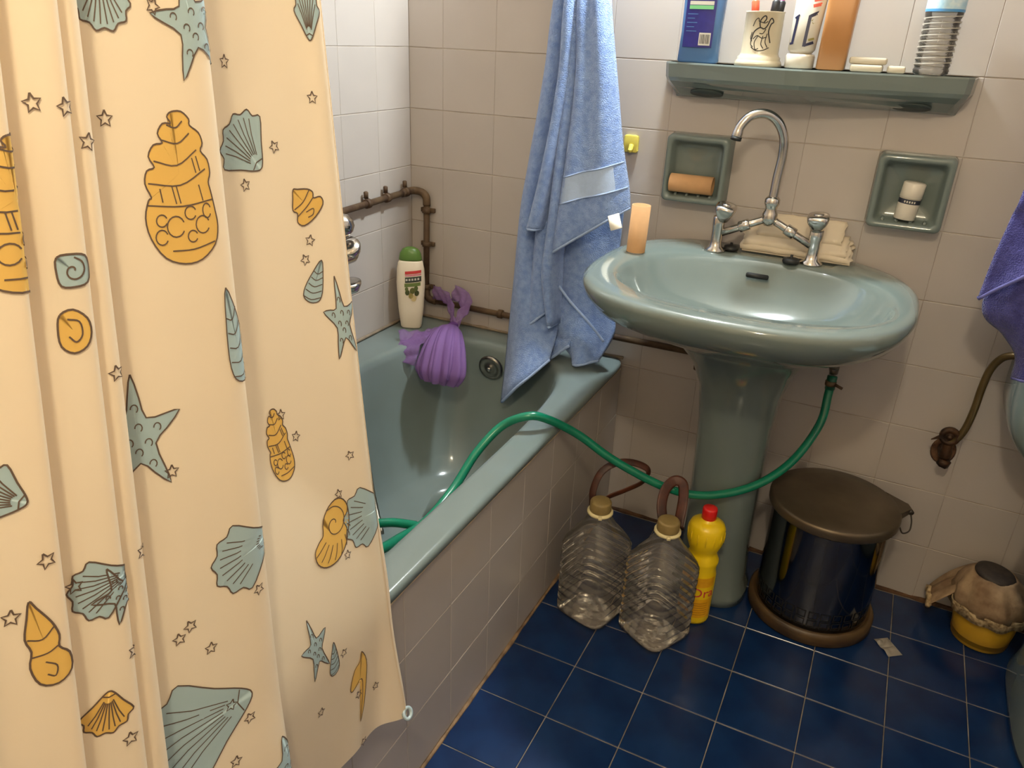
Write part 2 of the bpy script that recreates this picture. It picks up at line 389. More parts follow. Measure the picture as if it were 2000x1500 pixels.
link('pedestal', loft([(0, .094, .098, 1.005, -.187, 2.6), (.02, .092, .096, 1.005, -.187, 2.6), (.05, .083, .088, 1.005, -.187, 2.4), (.15, .078, .083, 1.004, -.186, 2.3), (.32, .078, .082, 1.002, -.186, 2.3), (.46, .082, .085, 1.0, -.188, 2.3), (.55, .092, .094, 1.0, -.192, 2.3), (.61, .112, .112, .998, -.2, 2.4), (.655, .142, .142, .996, -.212, 2.4), (.69, .18, .165, .996, -.222, 2.4)], seg=64), CER, sink)
Mo = Matrix.Translation((.985, -.1365, .782)) @ Matrix.Rotation(math.radians(72), 4, 'X')
link('overflow_slot', prism(rrect(.048, .011, .004), Mo, .004), BLACK, sink)
link('drain', lathe([(.028, 0), (.03, .003), (.02, .004), (.012, .001)], (.998, -.30, .6865), seg=24), CHROME_D, sink)

# ================================================================ bridge mixer tap on the basin
tp = thing('mixer_tap', (.98, -.085, .812), 'chrome bridge mixer tap with swan neck spout on the washbasin', 'tap')
def pillar(x, y, hz, r0, knob):
    link('pillar', lathe([(.024, 0), (.024, .004), (.015, .010), (.0125, .022), (.0125, .05), (r0, .058), (r0, .074), (.012, .078)], (x, y, .8125), seg=28), CHROME, tp)
pillar(.876, -.088, .9, .0135, 0); pillar(1.083, -.084, .9, .0145, 1)
def handle(x, y, z, tilt):
    M = Matrix.Translation((x, y, z)) @ Matrix.Rotation(math.radians(tilt), 4, 'Y') @ Matrix.Rotation(math.radians(12), 4, 'X')
    h = link('tap_handle', loft([(-.002, .012, .012, 0, 0, 2), (.010, .017, .017, 0, 0, 2.6), (.022, .0215, .0215, 0, 0, 3.4), (.030, .0225, .0225, 0, 0, 3), (.034, .021, .021, 0, 0, 2.4), (.036, .012, .012, 0, 0, 2)], seg=24, M=M), CHROME, tp)
    link('handle_cap', lathe([(.010, .0355), (.010, .0375), (.006, .039)], M=M, seg=16), CHROME, h)
handle(.884, -.09, .884, 10); handle(1.083, -.086, .886, -4)
hubz = .900
for x in (.876, 1.083):
    a = Vector((x, -.086, .850)); b = Vector((.982, -.088, hubz)); d = b-a
    link('bridge_arm', join_meshes([sweep([a, a+d*.5, b], .0085, seg=14), sweep([a+d*.42, a+d*.44, a+d*.62, a+d*.64], [.009, .0125, .0125, .009], seg=14)]), CHROME, tp)
link('hub', lathe([(.010, -.016), (.0155, -.008), (.0165, 0), (.0155, .010), (.012, .018), (.013, .024), (.016, .030), (.016, .040), (.0115, .046)], (.982, -.088, hubz), seg=24), CHROME, tp)
SP = [(.982, -.088, .938), (.983, -.088, .985), (.986, -.090, 1.03), (.983, -.096, 1.068), (.968, -.106, 1.098), (.944, -.122, 1.113), (.918, -.137, 1.108), (.902, -.146, 1.088), (.897, -.149, 1.066)]
Psp = catmull(SP, 8); link('spout', sweep(Psp, [.0095]*(len(Psp)-6)+[.0098, .0105, .0108, .0108, .0108, .0105], seg=16), CHROME, tp)
link('spout_outlet', lathe([(.0112, -.004), (.0112, .003)], M=Matrix.Translation((.8972, -.149, 1.064)) @ Matrix.Rotation(math.radians(10), 4, 'Y'), seg=16), BLACK, tp)

# black rubber plugs left on the ledge
def plug(x, y, r, label):
    o = link('sink_plug', lathe([(r*.9, 0), (r, .004), (r*.92, .010), (r*.5, .012), (.003, .0125), (.003, .018)], (x, y, .8135), seg=24), BLACK)
    tag(o, label, 'plug', 'rubber plugs on the basin ledge'); return o
plug(1.044, -.104, .018, 'black rubber plug lying beside the right-hand tap pillar')
plug(.908, -.070, .017, 'black rubber plug lying between the left tap pillar and the folded paper')
# folded paper behind the tap
def paper():
    t = thing('folded_paper', (1.04, -.04, .813), 'stack of folded cream tissue paper behind the mixer tap', 'paper')
    PM = sheet_mat('cream tissue', (238, 222, 198), .2, .9, bump=.3, bscale=60)
    for i, (xa, xb, yf, zf, yb, zb) in enumerate(((.93, 1.160, -.062, .815, -.006, .848), (.925, 1.155, -.064, .822, -.006, .858), (.93, 1.148, -.060, .831, -.006, .866), (.955, 1.135, -.040, .850, -.005, .896))):
        V = []; F = []; nx, ny = 16, 8
        for j in range(ny+1):
            for k in range(nx+1):
                s = k/nx; t_ = j/ny
                y = yf+(yb-yf)*t_; z = zf+(zb-zf)*t_
                if t_ < .18: y += (.18-t_)*.035; z += -.006*(1-t_/.18)+.003
                x = xa+(xb-xa)*s+.008*noise.noise(Vector((i*3.1, t_*6, 0)))
                V.append((x, y, max(.8140, z+.003*noise.noise(Vector((s*7, t_*3, i*2.))))))
        for j in range(ny):
            for k in range(nx): a = j*(nx+1)+k; F.append((a, a+1, a+nx+2, a+nx+1))
        solid(link('paper_sheet', mesh(V, F), PM, t), .0016)
paper()
# cardboard roll cores
def core(M, r, h, label):
    o = link('cardboard_tube', lathe([(r, 0), (r, h), (r*.90, h), (r*.90, .001), (r*.90, 0)], M=M, seg=36, close=False), CARD)
    tag(o, label, 'cardboard tube', 'empty toilet roll tubes'); return o
core(Matrix.Translation((.727, -.205, .8135)) @ Matrix.Rotation(math.radians(1.5), 4, 'Y'), .0205, .102, 'empty cardboard roll tube standing upright on the washbasin corner')
core(Matrix.Translation((.741, -.034, .9425)) @ Matrix.Rotation(math.radians(2), 4, 'Z') @ Matrix.Rotation(math.pi/2, 4, 'Y'), .0205, .098, 'empty cardboard roll tube lying in the left soap dish')

# ================================================================ soap dishes
def dish(cx, cz, w, h, label):
    t = thing('soap_dish', (cx, 0, cz-h/2), label, 'soap dish', 'ceramic soap dishes on the back wall')
    M = Matrix.Translation((cx, 0, cz)) @ Matrix.Rotation(math.pi/2, 4, 'X')     # local z -> -y
    V = []; F = []; R = []
    def ring(wd, hd, r, d, off=0): R.append([(x, y+off, d) for x, y in rrect(wd, hd, r, 6)])
    ring(w+.006, h+.006, .012, .0005); ring(w+.004, h+.004, .012, .010); ring(w, h, .012, .040); ring(w-.006, h-.006, .011, .045); ring(w-.018, h-.018, .010, .045)
    ring(w-.026, h-.026, .010, .040); ring(w-.032, h-.034, .012, .015, -.001); ring(w-.046, h-.05, .010, .008); ring(.01, .01, .003, .008)
    n = len(R[0])
    for rr in R: V += [M @ Vector(v) for v in rr]
    for i in range(len(R)-1):
        for k in range(n): k2 = (k+1) % n; F.append((i*n+k, i*n+k2, (i+1)*n+k2, (i+1)*n+k))
    F.append(tuple((len(R)-1)*n+k for k in range(n)))
    link('dish_body', mesh(V, F), CER, t)
    for k in range(4):
        x = cx+(k-1.5)*.027
        link('drain_rib', sweep([(x, -.034, cz-h/2+.0135), (x, -.030, cz-h/2+.0165), (x, -.014, cz-h/2+.0175)], [.003, .0042, .003], seg=8), CER, t)
    return t
dish(.795, .975, .142, .148, 'square celadon ceramic soap dish holding a cardboard tube, left of the tap')
dish(1.241, .975, .142, .148, 'square celadon ceramic soap dish holding a white stick, right of the tap')
# white lip-balm-like stick in the right dish
ws = thing('white_stick', (1.241, -.027, .9222), 'short white cosmetic stick with a dark label band standing in the right soap dish', 'bottle')
Mw = Matrix.Translation((1.241, -.027, .9222)) @ Matrix.Rotation(math.radians(4), 4, 'Y')
link('stick_body', lathe([(.0195, 0), (.021, .002), (.021, .042), (.0205, .043)], M=Mw, seg=28), WHITE, ws)
link('stick_cap', lathe([(.0205, .0435), (.0215, .045), (.0215, .073), (.019, .075), (.002, .0755)], M=Mw, seg=28), WHITE, ws)
lb = link('label_band', lathe([(.0213, .033), (.0213, .0425)], M=Mw, seg=28, close=False), mat('dark navy label', (36, 38, 52), rough=.4), ws)
for k in range(5):
    a0 = math.radians(-118+k*13); V = [Mw @ Vector((.0215*math.cos(a), .0215*math.sin(a), z)) for a, z in ((a0, .0355), (a0+.13, .0355), (a0+.13, .0395), (a0, .0395))]
    link('label_mark', mesh(V, [(0, 1, 2, 3)]), WHITE, lb)
link('foot_shadow', lathe([(.0185, -.0), (.0205, .0015), (.0205, .004)], M=Mw, seg=28), BLACK, ws)  # black ring paints the shadow at the stick's bottom edge

# yellow hook
yh = thing('wall_hook', (.628, -.001, .99), 'small square yellow plastic wall hook beside the blue towel', 'hook')
YEL = mat('pale yellow plastic', (226, 208, 96), rough=.3, var=.12, vscale=60)
link('hook_plate', prism(rrect(.036, .040, .006), Matrix.Translation((.628, -.0003, 1.015)) @ Matrix.Rotation(math.pi/2, 4, 'X'), .009, bev=.002), YEL, yh)
link('hook_nose', sweep(catmull([(.630, -.008, 1.012), (.630, -.013, 1.004), (.630, -.015, 1.0), (.630, -.017, 1.005)], 5), [.006]*10+[.0055]*5+[.003], seg=10), YEL, yh)

# ================================================================ ceramic shelf
sf = thing('wall_shelf', (1.0, 0, 1.13), 'celadon ceramic wall shelf with a pointed front above the washbasin', 'shelf')
top = [(.699, -.0005), (.705, -.050), (.716, -.068), (.97, -.138), (1.0, -.143), (1.03, -.138), (1.29, -.068), (1.301, -.050), (1.309, -.0005)]
def lv(z, sx, sy): return [((x-1.003)*sx+1.003, y*sy if y < -.01 else y, z) for x, y in top]
L = [lv(1.1965, .985, .96), lv(1.2000, .992, .985), lv(1.2000, 1, 1), lv(1.1965, 1.003, 1.01), lv(1.170, .997, .99), lv(1.162, .985, .95), lv(1.150, .96, .72), lv(1.132, .93, .30), lv(1.128, .925, .10)]
V = [v for r in L for v in r]; n = len(top); F = [tuple(range(n))]
for i in range(len(L)-1):
    for k in range(n): k2 = (k+1) % n; F.append((i*n+k, (i+1)*n+k, (i+1)*n+k2, i*n+k2))
F.append(tuple((len(L)-1)*n+k for k in range(n))[::-1])
bm = bmesh.new(); bm.from_mesh(mesh(V, F)); me = from_bm(bm)
link('shelf_board', me, CER, sf, smooth=False)
for x, y, z in ((.80, -.046, 1.1402), (1.205, -.046, 1.1402)):
    link('towel_slot', lathe([(.036, -.002), (.036, .002)], M=Matrix.Translation((x, y, z)) @ Matrix.Rotation(math.radians(-25), 4, 'X') @ Matrix.Scale(.5, 4, (0, 1, 0)), seg=28), mat('painted slot shade', (52, 62, 60), rough=.6), sf)  # flat discs, no real hole: the shade inside is put into the dark colour

# ================================================================ things on the shelf
SZ = 1.2003
NAVY = mat('navy print', (40, 38, 120), rough=.35, var=.15, vscale=80)
PWHITE = mat('white print', (206, 200, 188), rough=.4)
PGREEN = mat('green print', (120, 190, 130), rough=.4)
PRED = mat('red print', (206, 60, 60), rough=.4)
PBLACK = mat('black print', (28, 26, 28), rough=.5)
def decal(name, x0, x1, z0, z1, y, m, parent):
    return link(name, mesh([(x0, y, z0), (x1, y, z0), (x1, y, z1), (x0, y, z1)], [(0, 1, 2, 3)]), m, parent, smooth=False)
# blue shower gel bottle
gb = thing('shower_gel_bottle', (.775, -.062, SZ), 'clear blue shower gel bottle with a navy label at the left end of the shelf', 'bottle')
BLUEP = mat('blue gel plastic', (84, 122, 172), rough=.12, var=.1, vscale=10)
gel = link('bottle_body', loft([(SZ, .040, .017, .775, -.062, 3.5), (SZ+.004, .043, .019, .775, -.062, 3.5), (SZ+.06, .0415, .020, .776, -.062, 3.2), (SZ+.15, .044, .021, .777, -.062, 3.2), (SZ+.185, .036, .017, .777, -.062, 3), (SZ+.19, .016, .014, .777, -.062, 2)], seg=48), BLUEP, gb)
link('bottle_cap', lathe([(.017, 0), (.017, .028), (.013, .03)], (.777, -.062, SZ+.19), seg=24), PWHITE, gb)
def wrap(name, M, x0, x1, z0, z1, fy, m, parent, nx=8, nz=2):
    V = []; F = []
    for j in range(nz+1):
        for k in range(nx+1):
            x = x0+(x1-x0)*k/nx; z = z0+(z1-z0)*j/nz; V.append(M @ Vector((x, fy(x), z)))
    for j in range(nz):
        for k in range(nx): a = j*(nx+1)+k; F.append((a, a+1, a+nx+2, a+nx+1))
    return link(name, mesh(V, F), m, parent)
fg = lambda x: -.062-.0222*(1-min(1, abs(x-.776)/.043)**3.2)**(1/3.2)-.0004
I4 = Matrix.Identity(4)
def step(f, e): return lambda x: f(x)-e
lab = wrap('label', I4, .743, .805, SZ+.030, SZ+.165, fg, NAVY, gb)
wrap('label_stripe', I4, .750, .800, SZ+.102, SZ+.109, step(fg, .0005), PGREEN, lab)
wrap('label_stripe', I4, .750, .800, SZ+.110, SZ+.117, step(fg, .0005), PWHITE, lab)
wrap('label_stripe', I4, .752, .778, SZ+.123, SZ+.131, step(fg, .0005), PRED, lab)
wrap('label_stripe', I4, .782, .800, SZ+.125, SZ+.135, step(fg, .0005), PWHITE, lab)
bc = wrap('barcode', I4, .777, .801, SZ+.034, SZ+.058, step(fg, .0005), PWHITE, lab)
for k in range(7): wrap('barcode_line', I4, .7795+k*.003, .7808+k*.003+(k % 3)*.0003, SZ+.037, SZ+.055, step(fg, .0009), PBLACK, bc, nx=1, nz=1)
for k in range(5): wrap('label_text', I4, .748, .770-(k % 2)*.006, SZ+.092-k*.008, SZ+.0935-k*.008, step(fg, .0005), BLUEP, lab, nx=3, nz=1)
# cup with horse picture
cu = thing('toothbrush_cup', (.902, -.068, SZ), 'white cup printed with black horsemen holding toothbrushes on the shelf', 'cup')
Cc = (.902, -.068, SZ)
CUPM = mat('cream glazed cup', (196, 182, 156), rough=.2, var=.04)
link('cup_body', lathe([(.047, 0), (.047, .005), (.0445, .010), (.0425, .012), (.0425, .017), (.0395, .019), (.0375, .024), (.0375, .098), (.0385, .101), (.0365, .101), (.0355, .098), (.0355, .008), (.001, .008)], Cc, seg=48, close=True), CUPM, cu)
def cyl_strip(poly, w, cx, cy, r, z0, a0, m, name, parent, closed=False):
    if closed: poly = poly+[poly[0]]
    V, F = strip2d(poly, w)
    return link(name, mesh([(cx+r*math.sin(a0+x/r), cy-r*math.cos(a0+x/r), z0+y) for x, y in V], F), m, parent)
horse = [[(-.020, .0), (-.017, .012), (-.012, .018), (-.004, .022), (.004, .020), (.010, .026), (.014, .036), (.018, .038), (.022, .032), (.017, .028), (.014, .016), (.017, .006), (.021, -.004)],
         [(-.012, .018), (-.018, .010), (-.020, -.006), (-.014, -.012)], [(-.006, .008), (-.012, -.004), (-.008, -.016), (-.002, -.014)], [(.004, .008), (.002, -.006), (.008, -.014)], [(.012, .012), (.010, -.002), (.016, -.012)],
         [(-.004, .022), (-.006, .032), (-.001, .040), (.004, .042), (.006, .037), (.001, .030)], [(-.006, .032), (.004, .030), (.010, .033)], [(-.018, -.012), (-.006, -.018), (.008, -.017), (.020, -.012)],
         [(-.020, .024), (-.016, .034), (-.010, .038), (-.008, .032)], [(-.016, .002), (-.008, .008), (.002, .004), (.012, .006)], [(.008, .020), (.003, .012), (-.004, .012)], [(-.020, .014), (-.022, .004), (-.018, -.002)]]
hp = None
for i, l in enumerate(horse):
    cyl_strip(smooth2d([(x*.95, y*1.05) for x, y in l], 4), .0024 if i in (0, 5) else .0017, .902, -.068, .0379, SZ+.048, .12, PBLACK, 'horse_print', cu)
def brush(x, y, dx, dy, m1, m2, label):
    t = thing('toothbrush', (x, y, SZ+.010), label, 'toothbrush', 'toothbrushes in the cup')
    a = Vector((x, y, SZ+.010)); d = Vector((dx, dy, .17))
    link('handle', sweep([a, a+d*.3, a+d*.55, a+d*.75], [.0045, .0055, .0060, .004], seg=10), m1, t)
    link('grip', sweep([a+d*.50, a+d*.52, a+d*.64, a+d*.66], [.0060, .0078, .0078, .005], seg=10), m2, t)
    hd = link('brush_head', sweep([a+d*.75, a+d*.8, a+d], [.003, .005, .005], seg=10), m1, t)
    link('bristles', box(*[v for c, e in zip(a+d*.9, (.005, .008, .012)) for v in (c-e, c+e)]), PWHITE, hd)
ORANGE = mat('orange red plastic', (222, 92, 62), rough=.3); MAG = mat('magenta plastic', (190, 50, 140), rough=.3); GREYP = mat('grey plastic', (150, 160, 160), rough=.3)
brush(.893, -.074, -.022, .010, ORANGE, ORANGE, 'orange toothbrush leaning left in the cup')
brush(.912, -.078, .014, .004, GREYP, PBLACK, 'grey toothbrush with a black grip in the cup')
brush(.920, -.062, .012, .014, MAG, PBLACK, 'magenta toothbrush leaning right in the cup')
# toothpaste tube standing on its cap
tt = thing('toothpaste_tube', (.984, -.075, SZ), 'white toothpaste tube with black and red print standing on its cap', 'tube')
link('tube_cap', lathe([(.026, 0), (.028, .002), (.028, .022), (.026, .026), (.018, .027)], (.984, -.075, SZ), seg=36), WHITE, tt)
tb = link('tube_body', loft([(SZ+.027, .020, .020, .984, -.075, 2), (SZ+.034, .026, .025, .984, -.075, 2), (SZ+.09, .028, .020, .986, -.074, 2.2), (SZ+.15, .030, .010, .988, -.073, 2.3), (SZ+.175, .031, .002, .989, -.073, 3)], seg=40), PWHITE, tt)
ft = lambda x, z: -.0745-(.0255-(z-SZ-.03)*.10)*math.sqrt(max(0, 1-((x-.985)/.029)**2))-.0006
def tube_print(name, pts, w, m):
    V, F = strip2d(pts, w); link(name, mesh([(x, ft(x, z+SZ), z+SZ) for x, z in V], F), m, tb)
NV = mat('dark navy print', (28, 30, 60), rough=.4)
def seg2(a, b, n=6): return [(a[0]+(b[0]-a[0])*k/n, a[1]+(b[1]-a[1])*k/n) for k in range(n+1)]
tube_print('letter_stroke', seg2((.9665, .046), (.9690, .092)), .005, NV); tube_print('letter_stroke', seg2((.9615, .044), (.9690, .046)), .004, NV); tube_print('letter_stroke', seg2((.964, .090), (.972, .096)), .004, NV)
tube_print('letter_stroke', seg2((.990, .040), (.992, .096)), .006, NV); tube_print('letter_stroke', seg2((.990, .042), (1.006, .048)), .005, NV); tube_print('letter_stroke', seg2((.992, .094), (1.008, .102)), .006, NV)
tube_print('letter_shadow', seg2((.996, .052), (1.006, .055)), .004, mat('olive print', (140, 130, 70), rough=.4)); tube_print('letter_shadow', seg2((.997, .084), (1.008, .090)), .008, MATS['olive print'])
for k in range(3): tube_print('red_text', seg2((.994, .112+k*.010), (1.009, .116+k*.010)), .006, mat('coral print', (226, 104, 84), rough=.4))
# tan bottle
ob = link('lotion_bottle', loft([(SZ, .022, .015, 1.045, -.082, 5), (SZ+.002, .0265, .018, 1.045, -.082, 6), (SZ+.10, .0275, .018, 1.047, -.081, 6), (SZ+.16, .029, .016, 1.048, -.080, 6), (SZ+.20, .030, .008, 1.049, -.079, 5), (SZ+.205, .029, .002, 1.049, -.079, 5)], seg=48), mat('tan orange plastic', (186, 130, 78), rough=.35, var=.08, vscale=12))
tag(ob, 'plain tan orange flat lotion tube standing upright in the middle of the shelf', 'tube')
# soaps
def soap(x0, x1, y0, y1, z0, z1, label):
    o = link('soap_bar', box(x0, x1, y0, y1, z0, z1, bev=.004, seg=3), mat('off white soap', (200, 188, 166), rough=.5, var=.05)); tag(o, label, 'soap', 'white soaps on the shelf')
soap(1.082, 1.140, -.098, -.058, SZ, SZ+.013, 'lower of two stacked off-white soap bars beside the tan tube')
soap(1.078, 1.145, -.094, -.056, SZ+.0135, SZ+.026, 'upper of two stacked off-white soap bars beside the tan tube')
soap(1.148, 1.180, -.092, -.064, SZ, SZ+.013, 'small off-white soap piece lying next to the stacked soaps')
# small water bottle
wbt = thing('water_bottle', (1.223, -.062, SZ), 'small clear ribbed water bottle with a pale blue label on the shelf', 'bottle')
prof = [(.026, 0), (.031, .004)]
for k in range(44):
    z = .006+k*.0022; prof.append((.0305+.0012*math.sin(k*1.5), z))
prof += [(.0325, .106), (.0325, .165), (.029, .18), (.014, .20), (.0125, .215)]
bo = link('bottle_body', lathe(prof, (1.223, -.062, SZ), seg=40), clear_mat('clear bottle plastic', (232, 230, 226), body=.10), wbt)
for k in range(9):
    P = [Vector((1.223+.0318*math.cos(a), -.062+.0318*math.sin(a), SZ+.012+k*.0098+(a/(2*math.pi))*.012)) for a in [2*math.pi*i/28 for i in range(29)]]
    link('spiral_rib', sweep(P, .0010, seg=6), sheet_mat('pale bottle rib', (226, 216, 202), .4, .3, transparent=.45), wbt)
link('label', lathe([(.0328, .108), (.0331, .110), (.0331, .162), (.0328, .164)], (1.223, -.062, SZ), seg=40, close=False), mat('pale blue label', (158, 198, 220), rough=.35, rgb2=(220, 230, 232), vscale=50), wbt)
link('label_edge', lathe([(.0333, .108), (.0333, .1125)], (1.223, -.062, SZ), seg=40, close=False), mat('blue label edge', (74, 138, 190), rough=.35), wbt)
link('bottle_cap', lathe([(.014, .213), (.014, .228), (.012, .229)], (1.223, -.062, SZ), seg=24), mat('blue cap', (60, 110, 190), rough=.4), wbt)

# ================================================================ towels
def towel_mat(name, rgb, rgb2):
    m = mat(name, rgb, rough=.95, rgb2=rgb2, vscale=70, bump=.9, bscale=420, bdist=.004, spec=.15, detail=6)
    b = m.node_tree.nodes['Principled BSDF']; b.inputs['Sheen Weight'].default_value = .35; b.inputs['Sheen Roughness'].default_value = .5
    return m
TWL = towel_mat('light blue terry', (142, 166, 212), (118, 144, 198))
BAND = mat('flat woven blue band', (168, 186, 216), rough=.9, var=.06, vscale=120, bump=.3, bscale=600)
TWR = towel_mat('violet blue terry', (72, 71, 138), (56, 54, 118))
HEM2 = mat('violet hem', (104, 104, 168), rough=.95, var=.1, vscale=200)
HEM = mat('pale blue hem', (158, 178, 216), rough=.95, var=.1, vscale=200)
TOWEL = {
    'A': ([(0.512, -0.125, 1.351), (0.524, -0.14, 1.16), (0.518, -0.15, 0.997), (0.51, -0.155, 0.88), (0.497, -0.155, 0.759)],
          [(0.584, -0.125, 1.352), (0.618, -0.14, 1.186), (0.65, -0.15, 1.042), (0.679, -0.155, 0.936), (0.687, -0.155, 0.891)]),
    'B': ([(0.473, -0.115, 1.352), (0.468, -0.125, 1.157), (0.451, -0.135, 0.989), (0.426, -0.14, 0.867), (0.411, -0.14, 0.807)],
          [(0.511, -0.115, 1.352), (0.508, -0.125, 1.159), (0.49, -0.135, 0.993), (0.474, -0.14, 0.873), (0.465, -0.14, 0.81)]),
    'C': ([(0.487, -0.11, 1.352), (0.485, -0.12, 1.157), (0.472, -0.13, 0.967), (0.466, -0.135, 0.81), (0.458, -0.14, 0.694), (0.47, -0.14, 0.629), (0.493, -0.14, 0.576)],
          [(0.517, -0.11, 1.352), (0.524, -0.12, 1.16), (0.518, -0.13, 0.972), (0.51, -0.135, 0.84), (0.507, -0.14, 0.753), (0.51, -0.14, 0.663), (0.511, -0.14, 0.568)]),
    'D': ([(0.442, -0.1, 1.352), (0.423, -0.105, 1.154), (0.396, -0.11, 0.957), (0.379, -0.115, 0.819), (0.375, -0.13, 0.636), (0.373, -0.15, 0.486), (0.39, -0.205, 0.341)],
          [(0.483, -0.1, 1.353), (0.475, -0.105, 1.157), (0.453, -0.11, 0.963), (0.437, -0.115, 0.802), (0.466, -0.13, 0.666), (0.512, -0.15, 0.572), (0.52, -0.205, 0.492)]),
    'E': ([(0.437, -0.125, 0.841), (0.43, -0.13, 0.713), (0.428, -0.145, 0.542)],
          [(0.486, -0.125, 0.848), (0.491, -0.13, 0.723), (0.499, -0.145, 0.618)]),
    'F': ([(0.467, -0.09, 0.864), (0.492, -0.095, 0.688), (0.477, -0.1, 0.549), (0.551, -0.115, 0.498), (0.57, -0.13, 0.475)],
          [(0.649, -0.09, 0.934), (0.65, -0.095, 0.766), (0.654, -0.1, 0.638), (0.666, -0.115, 0.572), (0.638, -0.13, 0.5)]),
    'G': ([(0.456, -0.08, 0.595), (0.479, -0.1, 0.521), (0.503, -0.125, 0.477)],
          [(0.542, -0.08, 0.611), (0.556, -0.1, 0.565), (0.556, -0.125, 0.523)]),
    'R1': ([(1.415, -0.235, 1.076), (1.406, -0.24, 0.984), (1.397, -0.245, 0.908), (1.393, -0.245, 0.831)],
          [(1.532, -0.235, 1.088), (1.555, -0.24, 1.008), (1.56, -0.245, 0.967), (1.529, -0.245, 0.976)]),
    'R2': ([(1.42, -0.218, 0.96), (1.406, -0.218, 0.814), (1.451, -0.218, 0.767), (1.483, -0.218, 0.728), (1.489, -0.218, 0.683)],
          [(1.554, -0.218, 0.978), (1.586, -0.218, 0.848), (1.581, -0.218, 0.789), (1.57, -0.218, 0.747), (1.542, -0.218, 0.705)]),
}
def panel(L, R, roll=.014, rip=.004, nrip=2.0, nr=30, nc=16, seed=0, both=True):
    L = [Vector(v) for v in L]; R = [Vector(v) for v in R]; k = max(3, nr//(len(L)-1))
    LL = catmull(L, k); RR = catmull(R, k); V = []; F = []
    for i, (a, b) in enumerate(zip(LL, RR)):
        t = i/(len(LL)-1)
        for c in range(nc+1):
            s = c/nc; q = a.lerp(b, s)
            e = abs(2*s-1)
            q.y += roll*(e**2.6 if both else (max(0, 2*s-1))**3+.8*max(0, 1-2*s)**5) - rip*math.sin(s*math.pi*2*nrip+seed+t*1.3)*(1-.3*t)
            q.y += .004*noise.noise(Vector((q.x*14+seed, q.z*9, seed)))
            q.z += .004*noise.noise(Vector((s*3+seed, 4.2, t*2)))*t
            V.append(q)
    n = nc+1
    for i in range(len(LL)-1):
        for c in range(nc): a = i*n+c; F.append((a, a+n, a+n+1, a+1))
    return V, F, len(LL), n
def towel_panel(key, name, parent, m, band=None, hem=True, th=.008, **kw):
    V, F, nr, n = panel(*TOWEL[key], **kw)
    o = link(name, mesh(V, F), m, parent); solid(o, th)
    if hem:
        P = [V[(nr-1)*n+c] for c in range(n)]
        link('hem', sweep([p+Vector((0, -.001, 0)) for p in P], .0040, seg=8), HEM2 if m is TWR else HEM, o)
    if band:
        i0, i1 = int(band[0]*(nr-1)), int(band[1]*(nr-1)); W = []; FF = []
        for i in range(i0, i1+1):
            for c in range(n): W.append(V[i*n+c]+Vector((0, -.0052, 0)))
        for i in range(i1-i0):
            for c in range(n-1): a = i*n+c; FF.append((a, a+n, a+n+1, a+1))
        bnd = link('woven_band', mesh(W, FF), BAND, o)
        for ii in (i0, i1): link('band_seam', sweep([V[ii*n+c]+Vector((0, -.0056, 0)) for c in range(n)], .0018, seg=6), HEM, bnd)
    return V, nr, n
def extend_up(key, dz):
    for S_ in TOWEL[key]:
        a = Vector(S_[0]); S_.insert(0, (a.x+(.515-a.x)*.75, -.075, a.z+dz))
for i_, v_ in enumerate(TOWEL['A'][1]): TOWEL['A'][1][i_] = (v_[0]-.010, v_[1], v_[2])
for key_, dy_ in (('B', -.022), ('C', -.016)):
    for side_ in TOWEL[key_]:
        for i_, v_ in enumerate(side_): side_[i_] = (v_[0]-dy_*.45, v_[1]+dy_, v_[2]-dy_*.3)
for k_ in 'ABCD': extend_up(k_, .30)
tw = thing('bath_towel', (.515, -.06, .45), 'light blue terry bath towel hanging in folds over the end of the bathtub', 'towel')
VA, nrA, nA = towel_panel('A', 'front_fold', tw, TWL, band=(.69, .80), roll=.03, rip=.007, nrip=1.4, nc=22, nr=48, seed=.4, both=False)
towel_panel('B', 'fold', tw, TWL, roll=.085, rip=.002, nrip=1, seed=1.0, nr=36)
towel_panel('C', 'fold', tw, TWL, roll=.090, rip=.002, nrip=1, seed=2.0, nr=36)
towel_panel('D', 'fold', tw, TWL, roll=.040, rip=.004, nrip=1.2, seed=3.0, nr=42)
towel_panel('E', 'fold', tw, TWL, roll=.035, rip=.003, nrip=1, seed=4.0)
towel_panel('F', 'back_fold', tw, TWL, roll=.008, rip=.008, nrip=1.1, seed=5.0, nc=22)
towel_panel('G', 'back_fold', tw, TWL, roll=.004, rip=.003, nrip=1, seed=6.0)
# hem line running diagonally across the back fold
Pd = catmull([(.497, -.118, .690), (.545, -.118, .640), (.60, -.120, .595), (.648, -.128, .555)], 6)
link('hem', sweep(Pd, .0035, seg=8), HEM, tw)
tg = link('care_tag', prism(rrect(.028, .034, .002), Matrix.Translation((.660, -.166, .862)) @ Matrix.Rotation(math.radians(-22), 4, 'Y') @ Matrix.Rotation(math.radians(80), 4, 'X'), .002), mat('white woven tag', (240, 234, 222), rough=.7), tw)
tg['label'] = 'small white care tag'
hk = thing('towel_hook', (.515, 0, 1.60), 'chrome wall hook above the bathtub end carrying the blue towel', 'hook')
link('hook_plate', lathe([(.02, .0003), (.02, .006), (.008, .01)], (.515, 0, 1.64), axis='Y', seg=20), CHROME, hk)
link('hook_arm', sweep(catmull([(.515, -.006, 1.64), (.515, -.05, 1.632), (.515, -.085, 1.635), (.515, -.095, 1.655)], 5), .007, seg=10), CHROME, hk)
tw2 = thing('hand_towel', (1.5, -.2, .65), 'violet blue terry towel hanging at the right edge above the toilet', 'towel')
def ext2(key, dz):
    for S_ in TOWEL[key]:
        a = Vector(S_[0]); S_.insert(0, (1.50+(a.x-1.50)*.55, -.13, a.z+dz))
